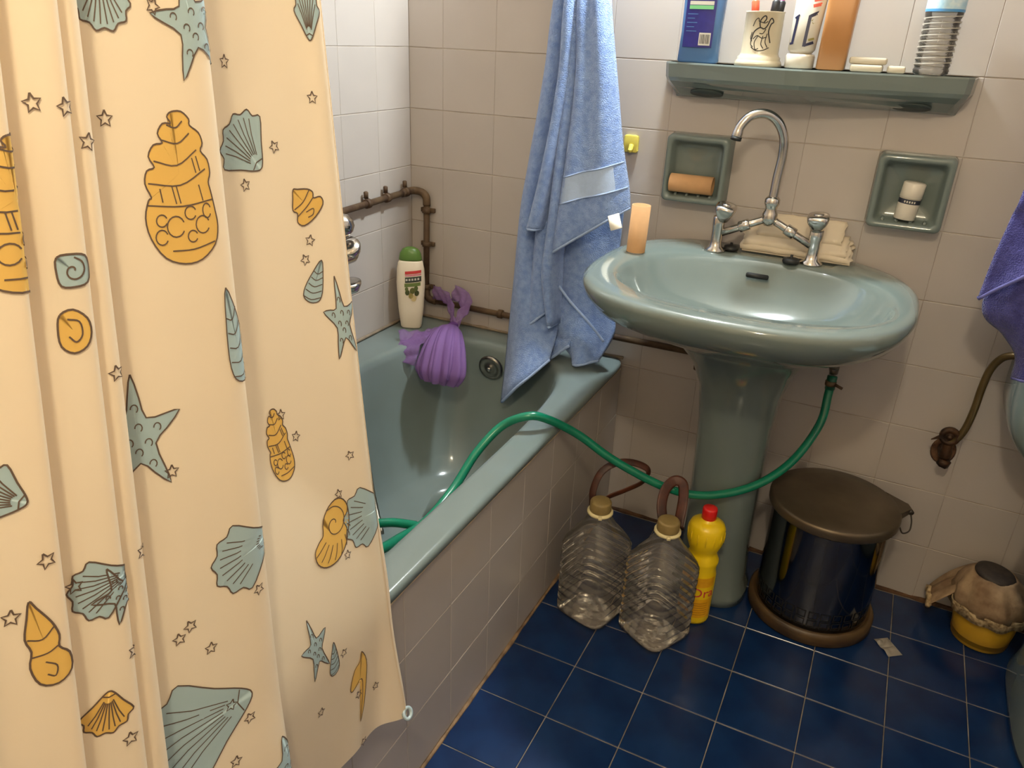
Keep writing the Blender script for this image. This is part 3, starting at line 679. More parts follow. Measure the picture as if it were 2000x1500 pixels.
ext2('R1', .5); ext2('R2', .6)
towel_panel('R1', 'front_fold', tw2, TWR, roll=.02, rip=.008, nrip=1.5, seed=2.2, nc=20, nr=40)
towel_panel('R2', 'back_fold', tw2, TWR, roll=.012, rip=.008, nrip=1.5, seed=4.2, nc=20, nr=40)
hk2 = thing('towel_hook', (1.50, 0, 1.5), 'chrome wall hook on the back wall carrying the violet towel', 'hook')
link('hook_plate', lathe([(.02, .0003), (.02, .006), (.008, .01)], (1.50, 0, 1.555), axis='Y', seg=20), CHROME, hk2)
link('hook_arm', sweep(catmull([(1.50, -.006, 1.555), (1.50, -.06, 1.55), (1.50, -.10, 1.552), (1.50, -.115, 1.57)], 5), .007, seg=10), CHROME, hk2)

# ================================================================ shampoo on the tub corner
sb = thing('shampoo_bottle', (.062, -.105, .469), 'cream shampoo bottle with a green cap standing on the bathtub corner', 'bottle')
CREAM = mat('cream bottle plastic', (240, 226, 204), rough=.3, var=.04)
Ms = Matrix.Translation((.062, -.105, .469)) @ Matrix.Rotation(math.radians(24), 4, 'Z') @ Matrix.Rotation(math.radians(-2), 4, 'X')
link('bottle_body', loft([(0, .026, .013, 0, 0, 2.6), (.004, .029, .016, 0, 0, 2.6), (.06, .036, .020, 0, 0, 2.5), (.13, .040, .022, 0, 0, 2.4), (.17, .038, .021, 0, 0, 2.4), (.19, .034, .019, 0, 0, 2.4), (.196, .030, .017, 0, 0, 2.3)], seg=40, M=Ms), CREAM, sb)
link('bottle_cap', loft([(.195, .0315, .018, 0, 0, 2.3), (.199, .032, .0185, 0, 0, 2.3), (.214, .029, .0175, 0, 0, 2.2), (.226, .021, .014, 0, 0, 2.1), (.231, .010, .008, 0, 0, 2)], seg=36, M=Ms), mat('olive green cap', (92, 126, 56), rough=.35, var=.15, vscale=30), sb)
def fs(x, z=.13): return -.0224*math.sqrt(max(0, 1-(abs(x)/.041)**2.4))-.0005
def sp(x0, x1, z0, z1, m, name='label_print', off=0.0):
    V = []; F = []; nx = 6
    for j, z in enumerate((z0, (z0+z1)/2, z1)):
        r = .9+.1*min(1, z/.13)
        for k in range(nx+1):
            x = x0+(x1-x0)*k/nx; V.append(Ms @ Vector((x, fs(x/r)*r-off, z+(x*.12))))
    for j in range(2):
        for k in range(nx): a = j*(nx+1)+k; F.append((a, a+1, a+nx+2, a+nx+1))
    link(name, mesh(V, F), m, sb)
sp(-.012, .032, .160, .168, PRED); sp(-.012, .032, .154, .158, mat('pink print', (214, 120, 140), rough=.4)); sp(-.012, .032, .136, .151, mat('dark green print', (52, 58, 48), rough=.4))
for k in range(5): sp(-.010+k*.008, -.005+k*.008, .141, .147, PWHITE, 'label_letter', .0004)
sp(-.014, .030, .124, .134, mat('leaf green print', (104, 120, 60), rough=.5)); 
for (x, z, r, c) in ((-.006, .108, .008, (70, 76, 34)), (.008, .112, .009, (92, 92, 40)), (.020, .104, .008, (64, 66, 30)), (.004, .098, .008, (150, 132, 70)), (.018, .118, .007, (84, 96, 44)), (-.008, .118, .006, (96, 104, 50)), (.012, .090, .009, (206, 182, 130))):
    pts = [(x+r*math.cos(a)*.8, z+r*math.sin(a)) for a in [2*math.pi*i/14 for i in range(14)]]
    link('olive_print', mesh([Ms @ Vector((px, fs(px)-.0004, pz+px*.12)) for px, pz in pts], [tuple(range(14))]), mat('olive %d %d' % c[:2], c, rough=.5), sb)

# ================================================================ purple net sponge
ns = thing('net_sponge', (.2, -.13, .469), 'purple net bath sponge draped over the end of the bathtub', 'sponge')
NET = sheet_mat('purple netting', (168, 128, 194), .4, .7, transparent=.52, bump=.5, bscale=160)
NETD = sheet_mat('deep purple netting', (118, 72, 152), .3, .7, transparent=.25, bump=.5, bscale=160)
def ribbon(path, wid, m, name, side=None, ruff=.006, seed=0):
    P = catmull(path, 7); V = []; F = []; n = len(P); nc = 6
    for i, q in enumerate(P):
        t = (P[min(i+1, n-1)]-P[max(i-1, 0)]).normalized(); s = (side or Vector((1, 0, .2))); s = (s-t*s.dot(t)).normalized(); u = t.cross(s)
        w_ = wid[0]+(wid[1]-wid[0])*i/(n-1) if isinstance(wid, tuple) else wid
        for c in range(nc+1):
            f = c/nc-.5
            V.append(q+s*f*w_+u*ruff*math.sin(f*9+i*.9+seed)+Vector((0, 0, ruff*.6*noise.noise(Vector((i*.5, c*.7, seed))))))
    for i in range(n-1):
        for c in range(nc): a = i*(nc+1)+c; F.append((a, a+1, a+nc+2, a+nc+1))
    solid(link(name, mesh(V, F), m, ns), .0008)
K = Vector((.212, -.125, .507))
ribbon([(.085, -.026, .556), (.110, -.030, .556), (.145, -.045, .552), (.180, -.080, .535), K], (.040, .024), NET, 'net_tail', Vector((.5, 0, 1)), .004, 1)
ribbon([(.150, -.024, .566), (.185, -.030, .562), (.212, -.055, .548), (.218, -.095, .53), K], (.045, .026), NET, 'net_tail', Vector((1, 0, .2)), .005, 2)
ribbon([K, (.180, -.150, .495), (.150, -.175, .484), (.120, -.195, .478), (.098, -.215, .477)], (.02, .055), NET, 'net_tail', Vector((.3, 1, .5)), .005, 3)
ribbon([K, (.175, -.165, .495), (.150, -.200, .484), (.138, -.235, .462), (.135, -.255, .430)], (.02, .08), NET, 'net_tail', Vector((1, .3, .2)), .006, 7)
DROP = [K, K+Vector((.012, -.045, .002)), K+Vector((.030, -.095, -.022)), K+Vector((.040, -.130, -.070)), K+Vector((.040, -.140, -.105))]
DP = catmull(DROP, 6)
def tutu(cut, r0, r1, nruf, amp, m, ph):
    V = []; F = []; ns_ = 72; nh = int((len(DP)-1)*cut)
    for j in range(nh+1):
        t = j/nh; c = DP[j]; tg_ = (DP[min(j+1, len(DP)-1)]-DP[max(j-1, 0)]).normalized()
        sx = Vector((1, .12, 0)); sx = (sx-tg_*sx.dot(tg_)).normalized(); sy = tg_.cross(sx)
        r = r0+(r1-r0)*math.sin(min(1, t*1.3)*math.pi/2)*(1-.5*max(0, t-.8)*5*.6)
        for k in range(ns_):
            a = 2*math.pi*k/ns_; rr = r*(1+amp*t*math.sin(nruf*a+ph+2.2*t))+.006*t*noise.noise(Vector((math.cos(a)*2, math.sin(a)*2, ph+t*3)))
            V.append(c+sx*rr*math.cos(a)*1.1+sy*rr*math.sin(a)*.55)
    for j in range(nh):
        for k in range(ns_): k2 = (k+1) % ns_; F.append((j*ns_+k, j*ns_+k2, (j+1)*ns_+k2, (j+1)*ns_+k))
    solid(link('net_ruffle', mesh(V, F), m, ns), .0007)
tutu(1.0, .010, .052, 11, .30, NET, .3); tutu(.96, .009, .046, 9, .38, NET, 1.9); tutu(.88, .009, .040, 8, .42, NET, 5.2); tutu(.84, .008, .032, 7, .45, NETD, 3.1); tutu(.70, .008, .024, 6, .45, NETD, 4.4)
link('tie', lathe([(.006, -.012), (.013, -.008), (.015, 0), (.013, .008), (.006, .012)], K, seg=16), NETD, ns)

# ================================================================ green hose
HOSE = [(1.177, -0.065, 0.561), (1.177, -0.07, 0.518), (1.174, -0.1, 0.451), (1.135, -0.17, 0.376), (1.071, -0.25, 0.335), (0.983, -0.31, 0.316), (0.898, -0.35, 0.332), (0.786, -0.39, 0.388), (0.708, -0.42, 0.445), (0.655, -0.475, 0.494), (0.62, -0.504, 0.505), (0.57, -0.524, 0.477), (0.54, -0.581, 0.43), (0.53, -0.659, 0.38), (0.53, -0.767, 0.363), (0.54, -0.869, 0.392), (0.55, -0.952, 0.421), (0.54, -1.002, 0.432)]
HOSE2 = [(0.525, -0.792, 0.369), (0.5, -0.827, 0.388), (0.48, -0.864, 0.401), (0.47, -0.911, 0.421)]
HG = mat('green rubber hose', (16, 118, 88), rough=.25, var=.12, vscale=40)
gh = thing('garden_hose', (.66, -.47, .47), 'green rubber hose slung from the basin valve over the bathtub edge', 'hose')
Pm = catmull(HOSE, 8)
link('hose_run', sweep(Pm, .0095, seg=14), HG, gh)
link('hose_loop', sweep(catmull(HOSE2, 8), .0088, seg=14), HG, gh)
cl_ = link('hose_clamp', lathe([(.0102, -.006), (.0122, -.005), (.0122, .005), (.0102, .006)], (1.1765, -.0675, .545), seg=18), RUST, gh)
link('clamp_screw', sweep([(1.186, -.072, .545), (1.203, -.078, .541)], .0036, seg=8), RUST, cl_)
link('hose_sleeve', sweep([Pm[0], Pm[3], Pm[6]], .0112, seg=14), mat('dark green rubber', (14, 84, 64), rough=.4), gh)
def valve(x, z, label):
    t = thing('angle_valve', (x, 0, z), label, 'valve', 'angle valves under the basin')
    link('rosette', lathe([(.022, .0004), (.022, .004), (.012, .010)], (x, 0, z), axis='Y', seg=22), CHROME_D, t)
    link('valve_body', join_meshes([sweep([(x, -.008, z), (x, -.05, z)], .009, seg=14), sweep([(x, -.045, z+.012), (x, -.065, z-.008), (x+.002, -.066, z-.024)], [.010, .012, .009], seg=14)]), CHROME_D, t)
    link('valve_knob', lathe([(.006, 0), (.013, .004), (.013, .018), (.009, .021)], (x, -.058, z+.002), axis='Y', seg=10), CHROME_D, t)
    return t
valve(1.176, .592, 'chrome angle valve under the basin that feeds the green hose')
valve(1.086, .575, 'grubby chrome angle valve hanging open beside the pedestal')

# ================================================================ water jugs
JUG = clear_mat('clear jug plastic', (246, 243, 238), rough=.1, body=.12)
CAPM = mat('yellowed cap', (140, 118, 70), rough=.5, var=.15, vscale=60)
RINGM = mat('cream cap ring', (222, 206, 156), rough=.45)
STRAP = mat('brown leather strap', (82, 38, 18), rough=.5, rgb2=(50, 22, 10), vscale=30)
def jug(cx, cy, rot, lean, label, strap):
    t = thing('water_jug', (cx, cy, 0), label, 'jug', 'clear water jugs by the bath panel')
    t.rotation_euler = (math.radians(lean[0]), math.radians(lean[1]), math.radians(rot))
    M = abs_matrix(t); hs = .0655; rg = [(0.0005, hs-.014, hs-.014, 0, 0, 4), (.004, hs-.006, hs-.006, 0, 0, 4.5), (.012, hs, hs, 0, 0, 5)]
    z = .022
    while z < .178:
        rg += [(z, hs, hs, 0, 0, 5), (z+.007, hs, hs, 0, 0, 5), (z+.010, hs-.0032, hs-.0032, 0, 0, 5), (z+.014, hs-.0032, hs-.0032, 0, 0, 5), (z+.017, hs, hs, 0, 0, 5)]; z += .022
    rg += [(.192, hs, hs, 0, 0, 4.6), (.206, hs-.003, hs-.003, 0, 0, 4), (.226, hs-.014, hs-.014, 0, 0, 3.2), (.246, hs-.028, hs-.028, 0, 0, 2.6), (.264, .028, .028, 0, 0, 2.2), (.272, .0235, .0235, 0, 0, 2), (.288, .0225, .0225, 0, 0, 2)]
    link('jug_body', loft([(a, b, c, 0, 0, f) for a, b, c, d, e, f in rg], seg=64, cap1=False, M=M), JUG, t)
    link('neck_ring', lathe([(.0235, .276), (.0290, .277), (.0290, .282), (.0235, .283)], M=M, seg=32, close=False), RINGM, t)
    tabm = box(.026, .034, -.004, .004, .277, .284, bev=.001); tabm.transform(M @ Matrix.Rotation(math.radians(-70-rot), 4, 'Z')); link('ring_tab', tabm, RINGM, t)
    link('jug_cap', lathe([(.0240, .284), (.0245, .286), (.0240, .304), (.0225, .307), (.018, .3085), (.002, .3085)], M=M, seg=28), CAPM, t)
    link('strap_handle', strap, STRAP, t); return t
def band_path(P, w=.007, th=.18): return sweep(catmull(P, 8), w, seg=10, flat=th)
jug(.780, -.437, -15, (0, 0), 'clear ribbed five-litre water jug nearest the bath panel', band_path([(.757, -.425, .279), (.752, -.415, .315), (.760, -.395, .352), (.785, -.372, .372), (.820, -.35, .372), (.850, -.335, .355), (.845, -.345, .328), (.815, -.375, .312), (.785, -.405, .300), (.772, -.416, .280)], .0085))
jug(.934, -.434, -27.6, (0, 0), 'clear ribbed water jug turned cornerwise beside the yellow bottle', band_path([(.918, -.412, .280), (.905, -.395, .312), (.903, -.368, .338), (.915, -.345, .352), (.933, -.345, .350), (.943, -.365, .335), (.948, -.390, .312), (.950, -.411, .281)], .0120))

# ================================================================ yellow drain cleaner bottle
yb = thing('cleaner_bottle', (1.0, -.333, 0), 'bright yellow drain cleaner bottle with a red cap in front of the pedestal', 'bottle')
YB = mat('bright yellow plastic', (244, 206, 22), rough=.3, var=.06, vscale=12)
yx, yy = 1.0, -.333
prof = [(.030, 0), (.036, .003), (.0375, .010), (.0375, .130), (.0355, .140), (.0345, .150), (.0375, .165), (.0375, .170), (.031, .184), (.030, .190), (.0345, .202), (.0395, .216), (.041, .224), (.041, .252), (.0385, .258), (.037, .262), (.024, .270), (.0165, .273), (.0165, .276)]
link('bottle_body', lathe(prof, (yx, yy, 0), seg=48), YB, yb)
cp = link('red_cap', lathe([(.0150, .274), (.0165, .276), (.0165, .298), (.0155, .302), (.012, .304), (.002, .3045)], (yx, yy, 0), seg=28), mat('red cap plastic', (214, 30, 28), rough=.3, var=.05), yb)
for k in range(14):
    a = 2*math.pi*k/14
    link('shoulder_groove', sweep([(yx+.0412*math.cos(a), yy+.0412*math.sin(a), .222), (yx+.0414*math.cos(a), yy+.0414*math.sin(a), .236), (yx+.0412*math.cos(a), yy+.0412*math.sin(a), .25)], [.0006, .0016, .0006], seg=5), YB, yb)
def wrap_text(s, size, z0, a0, r, m, name, parent, cx, cy):
    me = text_mesh(s, size)
    for v in me.vertices:
        x, y, z = v.co; a = a0+x/r; rr = r+.0005+z
        v.co = Vector((cx+rr*math.sin(a), cy-rr*math.cos(a), z0+y))
    return link(name, me, m, parent, smooth=False)
lbm = mat('orange yellow label', (238, 176, 22), rough=.4, rgb2=(226, 160, 20), vscale=60)
V = []; F = []
for j, z in enumerate((.022, .075)):
    for k in range(25):
        a = -1.3+2.6*k/24; V.append((yx+.0377*math.sin(a), yy-.0377*math.cos(a), z))
for k in range(24): F.append((k, k+1, 26+k, 25+k))
lb2 = link('label', mesh(V, F), lbm, yb)
V = [(x, y, z+(.087 if z < .05 else .060)) for x, y, z in V]
link('label_panel', mesh(V, F), lbm, yb)
wrap_text('Dra', .035, .092, .60, .0376, PRED, 'label_text', yb, yx, yy)
for k in range(6):
    V = []
    for j, z in enumerate((.030+k*.0065, .032+k*.0065)):
        for q in range(9): a = .1+.9*q/8; V.append((yx+.0380*math.sin(a), yy-.0380*math.cos(a), z))
    link('label_line', mesh(V, [(q, q+1, 10+q, 9+q) for q in range(8)]), mat('ochre print', (186, 120, 20), rough=.4), lb2)

# ================================================================ pedal bin
bx, by = 1.243, -.166
bn = thing('pedal_bin', (bx, by, 0), 'round chrome pedal bin with a dull metal lid between the pedestal and the yellow pot', 'bin')
BASEM = mat('worn brown plastic base', (92, 70, 42), rough=.45, rgb2=(60, 44, 28), vscale=16)
link('bin_base', lathe([(.138, 0), (.143, .004), (.143, .026), (.139, .034), (.133, .036), (.130, .030), (.125, .030)], (bx, by, 0), seg=64), BASEM, bn)
BODYM = mat('polished dark steel', (120, 120, 124), rough=.09, metal=1, var=.1, vscale=5)
link('bin_body', lathe([(.126, .024), (.1265, .03), (.1285, .285), (.129, .29)], (bx, by, 0), seg=72), BODYM, bn)
bm = bmesh.new()
for row in range(2):
    for k in range(30):
        a = 2*math.pi*(k+.5*row*0)/30; z = .050+row*.023; r = .1271+z*.006
        for (o1, o2, zz0, zz1) in ((-.078, .078, .0075, .0100), (-.078, .078, -.0100, -.0075), (-.085, -.062, -.0095, .0095), (.062, .085, -.0095, .0095)):
            vs = [bm.verts.new((bx+r*math.cos(a+aa), by+r*math.sin(a+aa), z+q)) for aa, q in ((o1, zz0), (o2, zz0), (o2, zz1), (o1, zz1))]
            bm.faces.new(vs)
link('square_print', from_bm(bm), PBLACK, bn)
LIDM = mat('dull scratched lid metal', (112, 98, 80), rough=.4, metal=.7, rgb2=(88, 76, 62), vscale=7, bump=.1, bscale=40)
ld = link('bin_lid', lathe([(.131, .286), (.139, .287), (.1405, .290), (.1405, .304), (.139, .309), (.135, .3115), (.10, .3155), (.05, .3175), (.002, .318)], (bx, by, 0), seg=72), LIDM, bn)
ha = math.radians(22); hd = Vector((math.cos(ha), math.sin(ha), 0)); hs_ = Vector((-math.sin(ha), math.cos(ha), 0)); hc = Vector((bx, by, 0))
def hp_(r, s, z): return hc+hd*r+hs_*s+Vector((0, 0, z))
link('lid_hinge', mesh([hp_(.128, -.045, .312), hp_(.168, -.010, .305), hp_(.168, .010, .305), hp_(.128, .045, .312), hp_(.132, -.04, .292), hp_(.166, -.009, .290), hp_(.166, .009, .290), hp_(.132, .04, .292)], [(0, 1, 2, 3), (4, 7, 6, 5), (0, 4, 5, 1), (1, 5, 6, 2), (2, 6, 7, 3), (3, 7, 4, 0)]), LIDM, ld, smooth=False)
link('hinge_pin', sweep([hp_(.166, -.016, .298), hp_(.166, .016, .298)], .006, seg=10), mat('dark hinge', (50, 42, 34), rough=.5), ld)
link('wire_handle', sweep(catmull([hp_(.166, -.014, .296), hp_(.170, -.020, .275), hp_(.166, -.028, .258), hp_(.150, -.034, .255), hp_(.140, -.034, .270)], 6), .0018, seg=6), MATS['dark hinge'], bn)
link('side_strap', mesh([hp_(.131, -.008, .035), hp_(.131, .008, .035), hp_(.134, .008, .285), hp_(.134, -.008, .285), hp_(.137, -.008, .035), hp_(.137, .008, .035), hp_(.140, .008, .285), hp_(.140, -.008, .285)], [(0, 1, 2, 3), (4, 7, 6, 5), (0, 4, 5, 1), (1, 5, 6, 2), (2, 6, 7, 3), (3, 7, 4, 0)]), CHROME_D, bn, smooth=False)
pa = math.radians(200); pd_ = Vector((math.cos(pa), math.sin(pa), 0))

# crumpled plastic wrap on the floor
def crumple():
    V = []; F = []; n = 12
    for j in range(n+1):
        for k in range(n+1):
            x = (k/n-.5)*.055; y = (j/n-.5)*.035; q = Vector((x*60, y*60, 1.3))
            z = .006+.016*abs(noise.noise(q*.8))*(1-(2*abs(k/n-.5))**2)
            V.append((1.425+x*.6-y*.8, -.222-x*.8-y*.6, max(.0015, z-.005)))
    for j in range(n):
        for k in range(n): a = j*(n+1)+k; F.append((a, a+1, a+n+2, a+n+1))
    o = link('plastic_wrapper', mesh(V, F), clear_mat('crumpled clear film', (225, 222, 215), rough=.12, body=.55), smooth=False); solid(o, .0006)
    tag(o, 'scrap of crumpled clear plastic on the floor beside the pedal bin', 'wrapper')
crumple()

# ================================================================ yellow pot with cloth cover
pt = thing('covered_pot', (1.612, -.080, 0), 'yellow pot under a lace-edged cream cloth with a dark round top beside the toilet', 'pot')
pcx, pcy = 1.612, -.080
link('pot_body', lathe([(.052, 0), (.058, .004), (.064, .05), (.066, .095), (.067, .10), (.064, .10), (.060, .012)], (pcx, pcy, 0), seg=44), mat('mustard yellow plastic', (212, 164, 44), rough=.4, var=.12, vscale=8), pt)
CLOTH = mat('cream cover cloth', (166, 138, 106), rough=.9, rgb2=(126, 98, 72), vscale=26, bump=.5, bscale=120)
LACE = mat('lace edging', (196, 170, 130), rough=.95, rgb2=(128, 102, 70), vscale=130, bump=.8, bscale=200, detail=5)
def draped(rings, m, name, par, th=.002, seg=56):
    V = []; F = []
    for i, (z, r, ox, oy, amp) in enumerate(rings):
        for k in range(seg):
            a = 2*math.pi*k/seg; rr = r+amp*math.sin(a*9+i*.7)+amp*.8*noise.noise(Vector((math.cos(a)*3, math.sin(a)*3, i*.9)))
            V.append((pcx+ox+rr*math.cos(a), min(pcy+oy+rr*math.sin(a), -.006), z+.004*noise.noise(Vector((math.cos(a)*2, math.sin(a)*2, i*2.0)))))
    for i in range(len(rings)-1):
        for k in range(seg): k2 = (k+1) % seg; F.append((i*seg+k, i*seg+k2, (i+1)*seg+k2, (i+1)*seg+k))
    o = link(name, mesh(V, F), m, par); solid(o, th); return o
cv = draped([(.098, .074, -.004, 0, .0035), (.120, .074, -.005, 0, .004), (.145, .067, -.008, 0, .005), (.165, .056, -.010, 0, .003), (.176, .046, -.010, 0, .001), (.179, .040, -.010, 0, 0)], CLOTH, 'cloth_cover', pt)
draped([(.082, .0765, -.004, 0, .004), (.099, .0755, -.004, 0, .0035), (.106, .0755, -.005, 0, .0035)], LACE, 'lace_edge', cv)
link('dark_top', lathe([(.040, -.004), (.042, 0), (.041, .006), (.034, .009), (.002, .010)], M=Matrix.Translation((pcx-.010, pcy, .177)) @ Matrix.Rotation(math.radians(6), 4, 'Y'), seg=36), mat('dark brown top', (58, 46, 38), rough=.7, rgb2=(40, 32, 28), vscale=60), pt)
V = []; F = []; nx, ny = 14, 10
for j in range(ny+1):
    for k in range(nx+1):
        s = k/nx; t_ = j/ny
        x = 1.575-.082*s; y = -.030-.055*t_-.02*s*t_; z = .168-.055*s-.045*s*s*(1-.4*t_)-.020*t_+.010*math.sin(t_*16+s*3)*s
        V.append((x, min(y, -.006), max(z, .03)))
for j in range(ny):
    for k in range(nx): a = j*(nx+1)+k; F.append((a, a+1, a+nx+2, a+nx+1))
solid(link('cloth_flap', mesh(V, F), CLOTH, cv), .002)
link('lace_edge', sweep([Vector(V[j*(nx+1)+nx]) for j in range(ny+1)], .006, seg=8), LACE, cv)

# ================================================================ toilet at the right edge
tl = thing('toilet', (1.76, -.3, 0), 'celadon ceramic toilet with low cistern at the right edge of the room', 'toilet')
V = []; F = []
for y, sx in ((-.004, .97), (-.02, 1), (-.12, 1.0), (-.17, .985), (-.195, .95), (-.205, .88)):
    for k in range(64):
        c, s = sup(2*math.pi*(k+.5)/64, 2.9); V.append((1.735+.226*sx*c, y, .645+.175*sx*s))
for i in range(5):
    for k in range(64): k2 = (k+1) % 64; F.append((i*64+k, i*64+k2, (i+1)*64+k2, (i+1)*64+k))
F.append(tuple(range(64))); F.append(tuple(5*64+k for k in range(64)))
bm = bmesh.new(); bm.from_mesh(mesh(V, F)); link('cistern', from_bm(bm), CER, tl)
link('cistern_lid', box(1.535, 1.935, -.20, -.006, .812, .835, bev=.008, seg=3), CER, tl)
link('toilet_bowl', loft([(0, .105, .20, 1.762, -.30, 3.4), (.015, .107, .205, 1.762, -.30, 3.4), (.06, .098, .195, 1.762, -.295, 3), (.16, .100, .19, 1.762, -.295, 2.6), (.24, .128, .215, 1.762, -.31, 2.5), (.32, .160, .25, 1.762, -.33, 2.4), (.38, .172, .28, 1.762, -.345, 2.4), (.40, .170, .279, 1.762, -.345, 2.4), (.402, .13, .20, 1.762, -.37, 2.3), (.36, .11, .17, 1.762, -.37, 2.2), (.26, .06, .09, 1.762, -.37, 2)], seg=64, fy=clip), CER, tl)
link('toilet_seat', loft([(.404, .174, .225, 1.762, -.400, 2.4), (.412, .176, .228, 1.762, -.400, 2.4), (.424, .172, .224, 1.762, -.400, 2.4), (.428, .10, .14, 1.762, -.4, 2.3)], seg=56), mat('blue seat plastic', (150, 176, 182), rough=.3), tl)
link('neck', box(1.66, 1.86, -.17, -.03, .38, .49, bev=.02, seg=3), CER, tl)
link('flush_button', lathe([(.02, 0), (.02, .006), (.014, .008)], (1.735, -.10, .8355), seg=20), CHROME, tl)

# ================================================================ rusty stop valve with cistern hose
sv = thing('stop_valve', (1.438, 0, .41), 'rusty brown stop valve on the back wall right of the bin', 'valve')
DR = mat('dark rusted brass', (84, 54, 30), rough=.6, metal=.4, rgb2=(44, 28, 18), vscale=40, bump=.6, bscale=150)
link('rust_stain', lathe([(.026, .0003), (.022, .0014), (.002, .0018)], M=Matrix.Translation((1.440, 0, .412)) @ Matrix.Rotation(math.pi/2, 4, 'X') @ Matrix.Scale(1.3, 4, (0, 1, 0)), seg=24), mat('rust stain', (120, 84, 58), rough=.9, rgb2=(70, 44, 28), vscale=60), sv)
link('valve_body', join_meshes([lathe([(.014, 0), (.014, .02), (.011, .045)], (1.441, -.0005, .420), axis='Y', seg=16), sweep(catmull([(1.441, -.040, .418), (1.440, -.045, .44), (1.438, -.042, .468)], 5), [.013]*4+[.011]*7, seg=14)]), DR, sv)
link('valve_wheel', lathe([(.008, -.006), (.021, -.004), (.021, .006), (.012, .009), (.012, .004), (.005, .004), (.005, .012)], (1.438, -.05, .472), axis='Y', seg=20), DR, sv)
link('lever', mesh([(1.424, -.05, .466), (1.404, -.054, .458), (1.428, -.05, .480), (1.424, -.058, .466), (1.404, -.060, .458), (1.428, -.058, .480)], [(0, 1, 2), (3, 5, 4), (0, 3, 4, 1), (1, 4, 5, 2), (2, 5, 3, 0)]), DR, sv, smooth=False)
link('nut', lathe([(.013, -.008), (.013, .008)], M=Matrix.Translation((1.443, -.043, .402)) @ Matrix.Rotation(math.radians(15), 4, 'Y'), seg=6), DR, sv)
ch = link('cistern_hose', sweep(catmull([(1.438, -.047, .455), (1.452, -.05, .468), (1.462, -.05, .497), (1.467, -.05, .545), (1.468, -.05, .598), (1.473, -.05, .642), (1.488, -.055, .673), (1.513, -.065, .684), (1.545, -.075, .68)], 8), .0078, seg=14), mat('olive brown tubing', (112, 92, 58), rough=.22, metal=.5, var=.2, vscale=20))
tag(ch, 'curved brown supply tube rising from the stop valve to the cistern', 'tube')

# ================================================================ shower curtain
PLAN = [(0.662, -1.098), (0.672, -1.106), (0.672, -1.12), (0.66, -1.145), (0.644, -1.19), (0.626, -1.245), (0.612, -1.29), (0.61, -1.318), (0.622, -1.335), (0.652, -1.336), (0.684, -1.325), (0.7, -1.331), (0.702, -1.352), (0.694, -1.3868), (0.684, -1.4193), (0.672, -1.446), (0.662, -1.462), (0.668, -1.474), (0.688, -1.472), (0.7, -1.476), (0.702, -1.486), (0.694, -1.498), (0.696, -1.506), (0.71, -1.504), (0.716, -1.512), (0.708, -1.534), (0.694, -1.5548), (0.69, -1.5676), (0.702, -1.5704), (0.716, -1.5642), (0.722, -1.57), (0.712, -1.597), (0.7, -1.622), (0.712, -1.642), (0.725, -1.652), (0.71, -1.692), (0.7, -1.712), (0.72, -1.732)]
MOT = [('whelk', 0.3932, 1.107, 0.0732, 0.1275, 0),
       ('whelk', 0.6852, 1.116, 0.0721, 0.1033, 0),
       ('scallop', 0.4461, 1.2556, 0.0795, 0.0467, 180),
       ('starfish', 0.3612, 1.2393, 0.0773, 0.0902, 12),
       ('scallop', 0.1428, 1.1251, 0.0706, 0.0637, 40),
       ('snail', 0.5952, 1.0679, 0.0255, 0.0243, 0),
       ('spiral', 0.599, 1.0228, 0.0255, 0.0331, 0),
       ('conch', 0.068, 1.0589, 0.0494, 0.0426, 40),
       ('cone', 0.0635, 0.9687, 0.0317, 0.0523, -25),
       ('starfish', 0.0330, 0.9146, 0.045, 0.104, 5),
       ('cone', 0.3492, 0.9657, 0.0349, 0.0971, 8),
       ('starfish', 0.4599, 0.8936, 0.0773, 0.1113, 0),
       ('whelk', 0.1516, 0.7884, 0.0382, 0.0871, 0),
       ('nautilus', 0.0975, 0.6441, 0.0747, 0.0814, 0),
       ('scallop', 0.0300, 0.6381, 0.045, 0.085, 90),
       ('scallop', 0.3656, 0.7343, 0.0735, 0.0762, 100),
       ('scallop', 0.6009, 0.8064, 0.0364, 0.0525, 100),
       ('starfish', 0.587, 0.7944, 0.0441, 0.0537, 20),
       ('conch', 0.7034, 0.7974, 0.0318, 0.078, 10),
       ('scallop_y', 0.6097, 0.6892, 0.0291, 0.0407, 170),
       ('scallop', 0.4385, 0.5629, 0.0823, 0.1209, 95),
       ('starfish', 0.1598, 0.5118, 0.0454, 0.0959, 10),
       ('starfish', 0.3423, 0.4427, 0.0857, 0.0754, 10),
       ('horn', 0.0761, 0.3796, 0.0479, 0.1199, 0),
       ('cone', 0.1284, 0.4727, 0.0223, 0.0545, 0),
       ('scallop', 0.7215, 0.9236, 0.0318, 0.0432, 60),
       ('scallop', 0.0365, 1.2513, 0.0323, 0.0486, 0)]
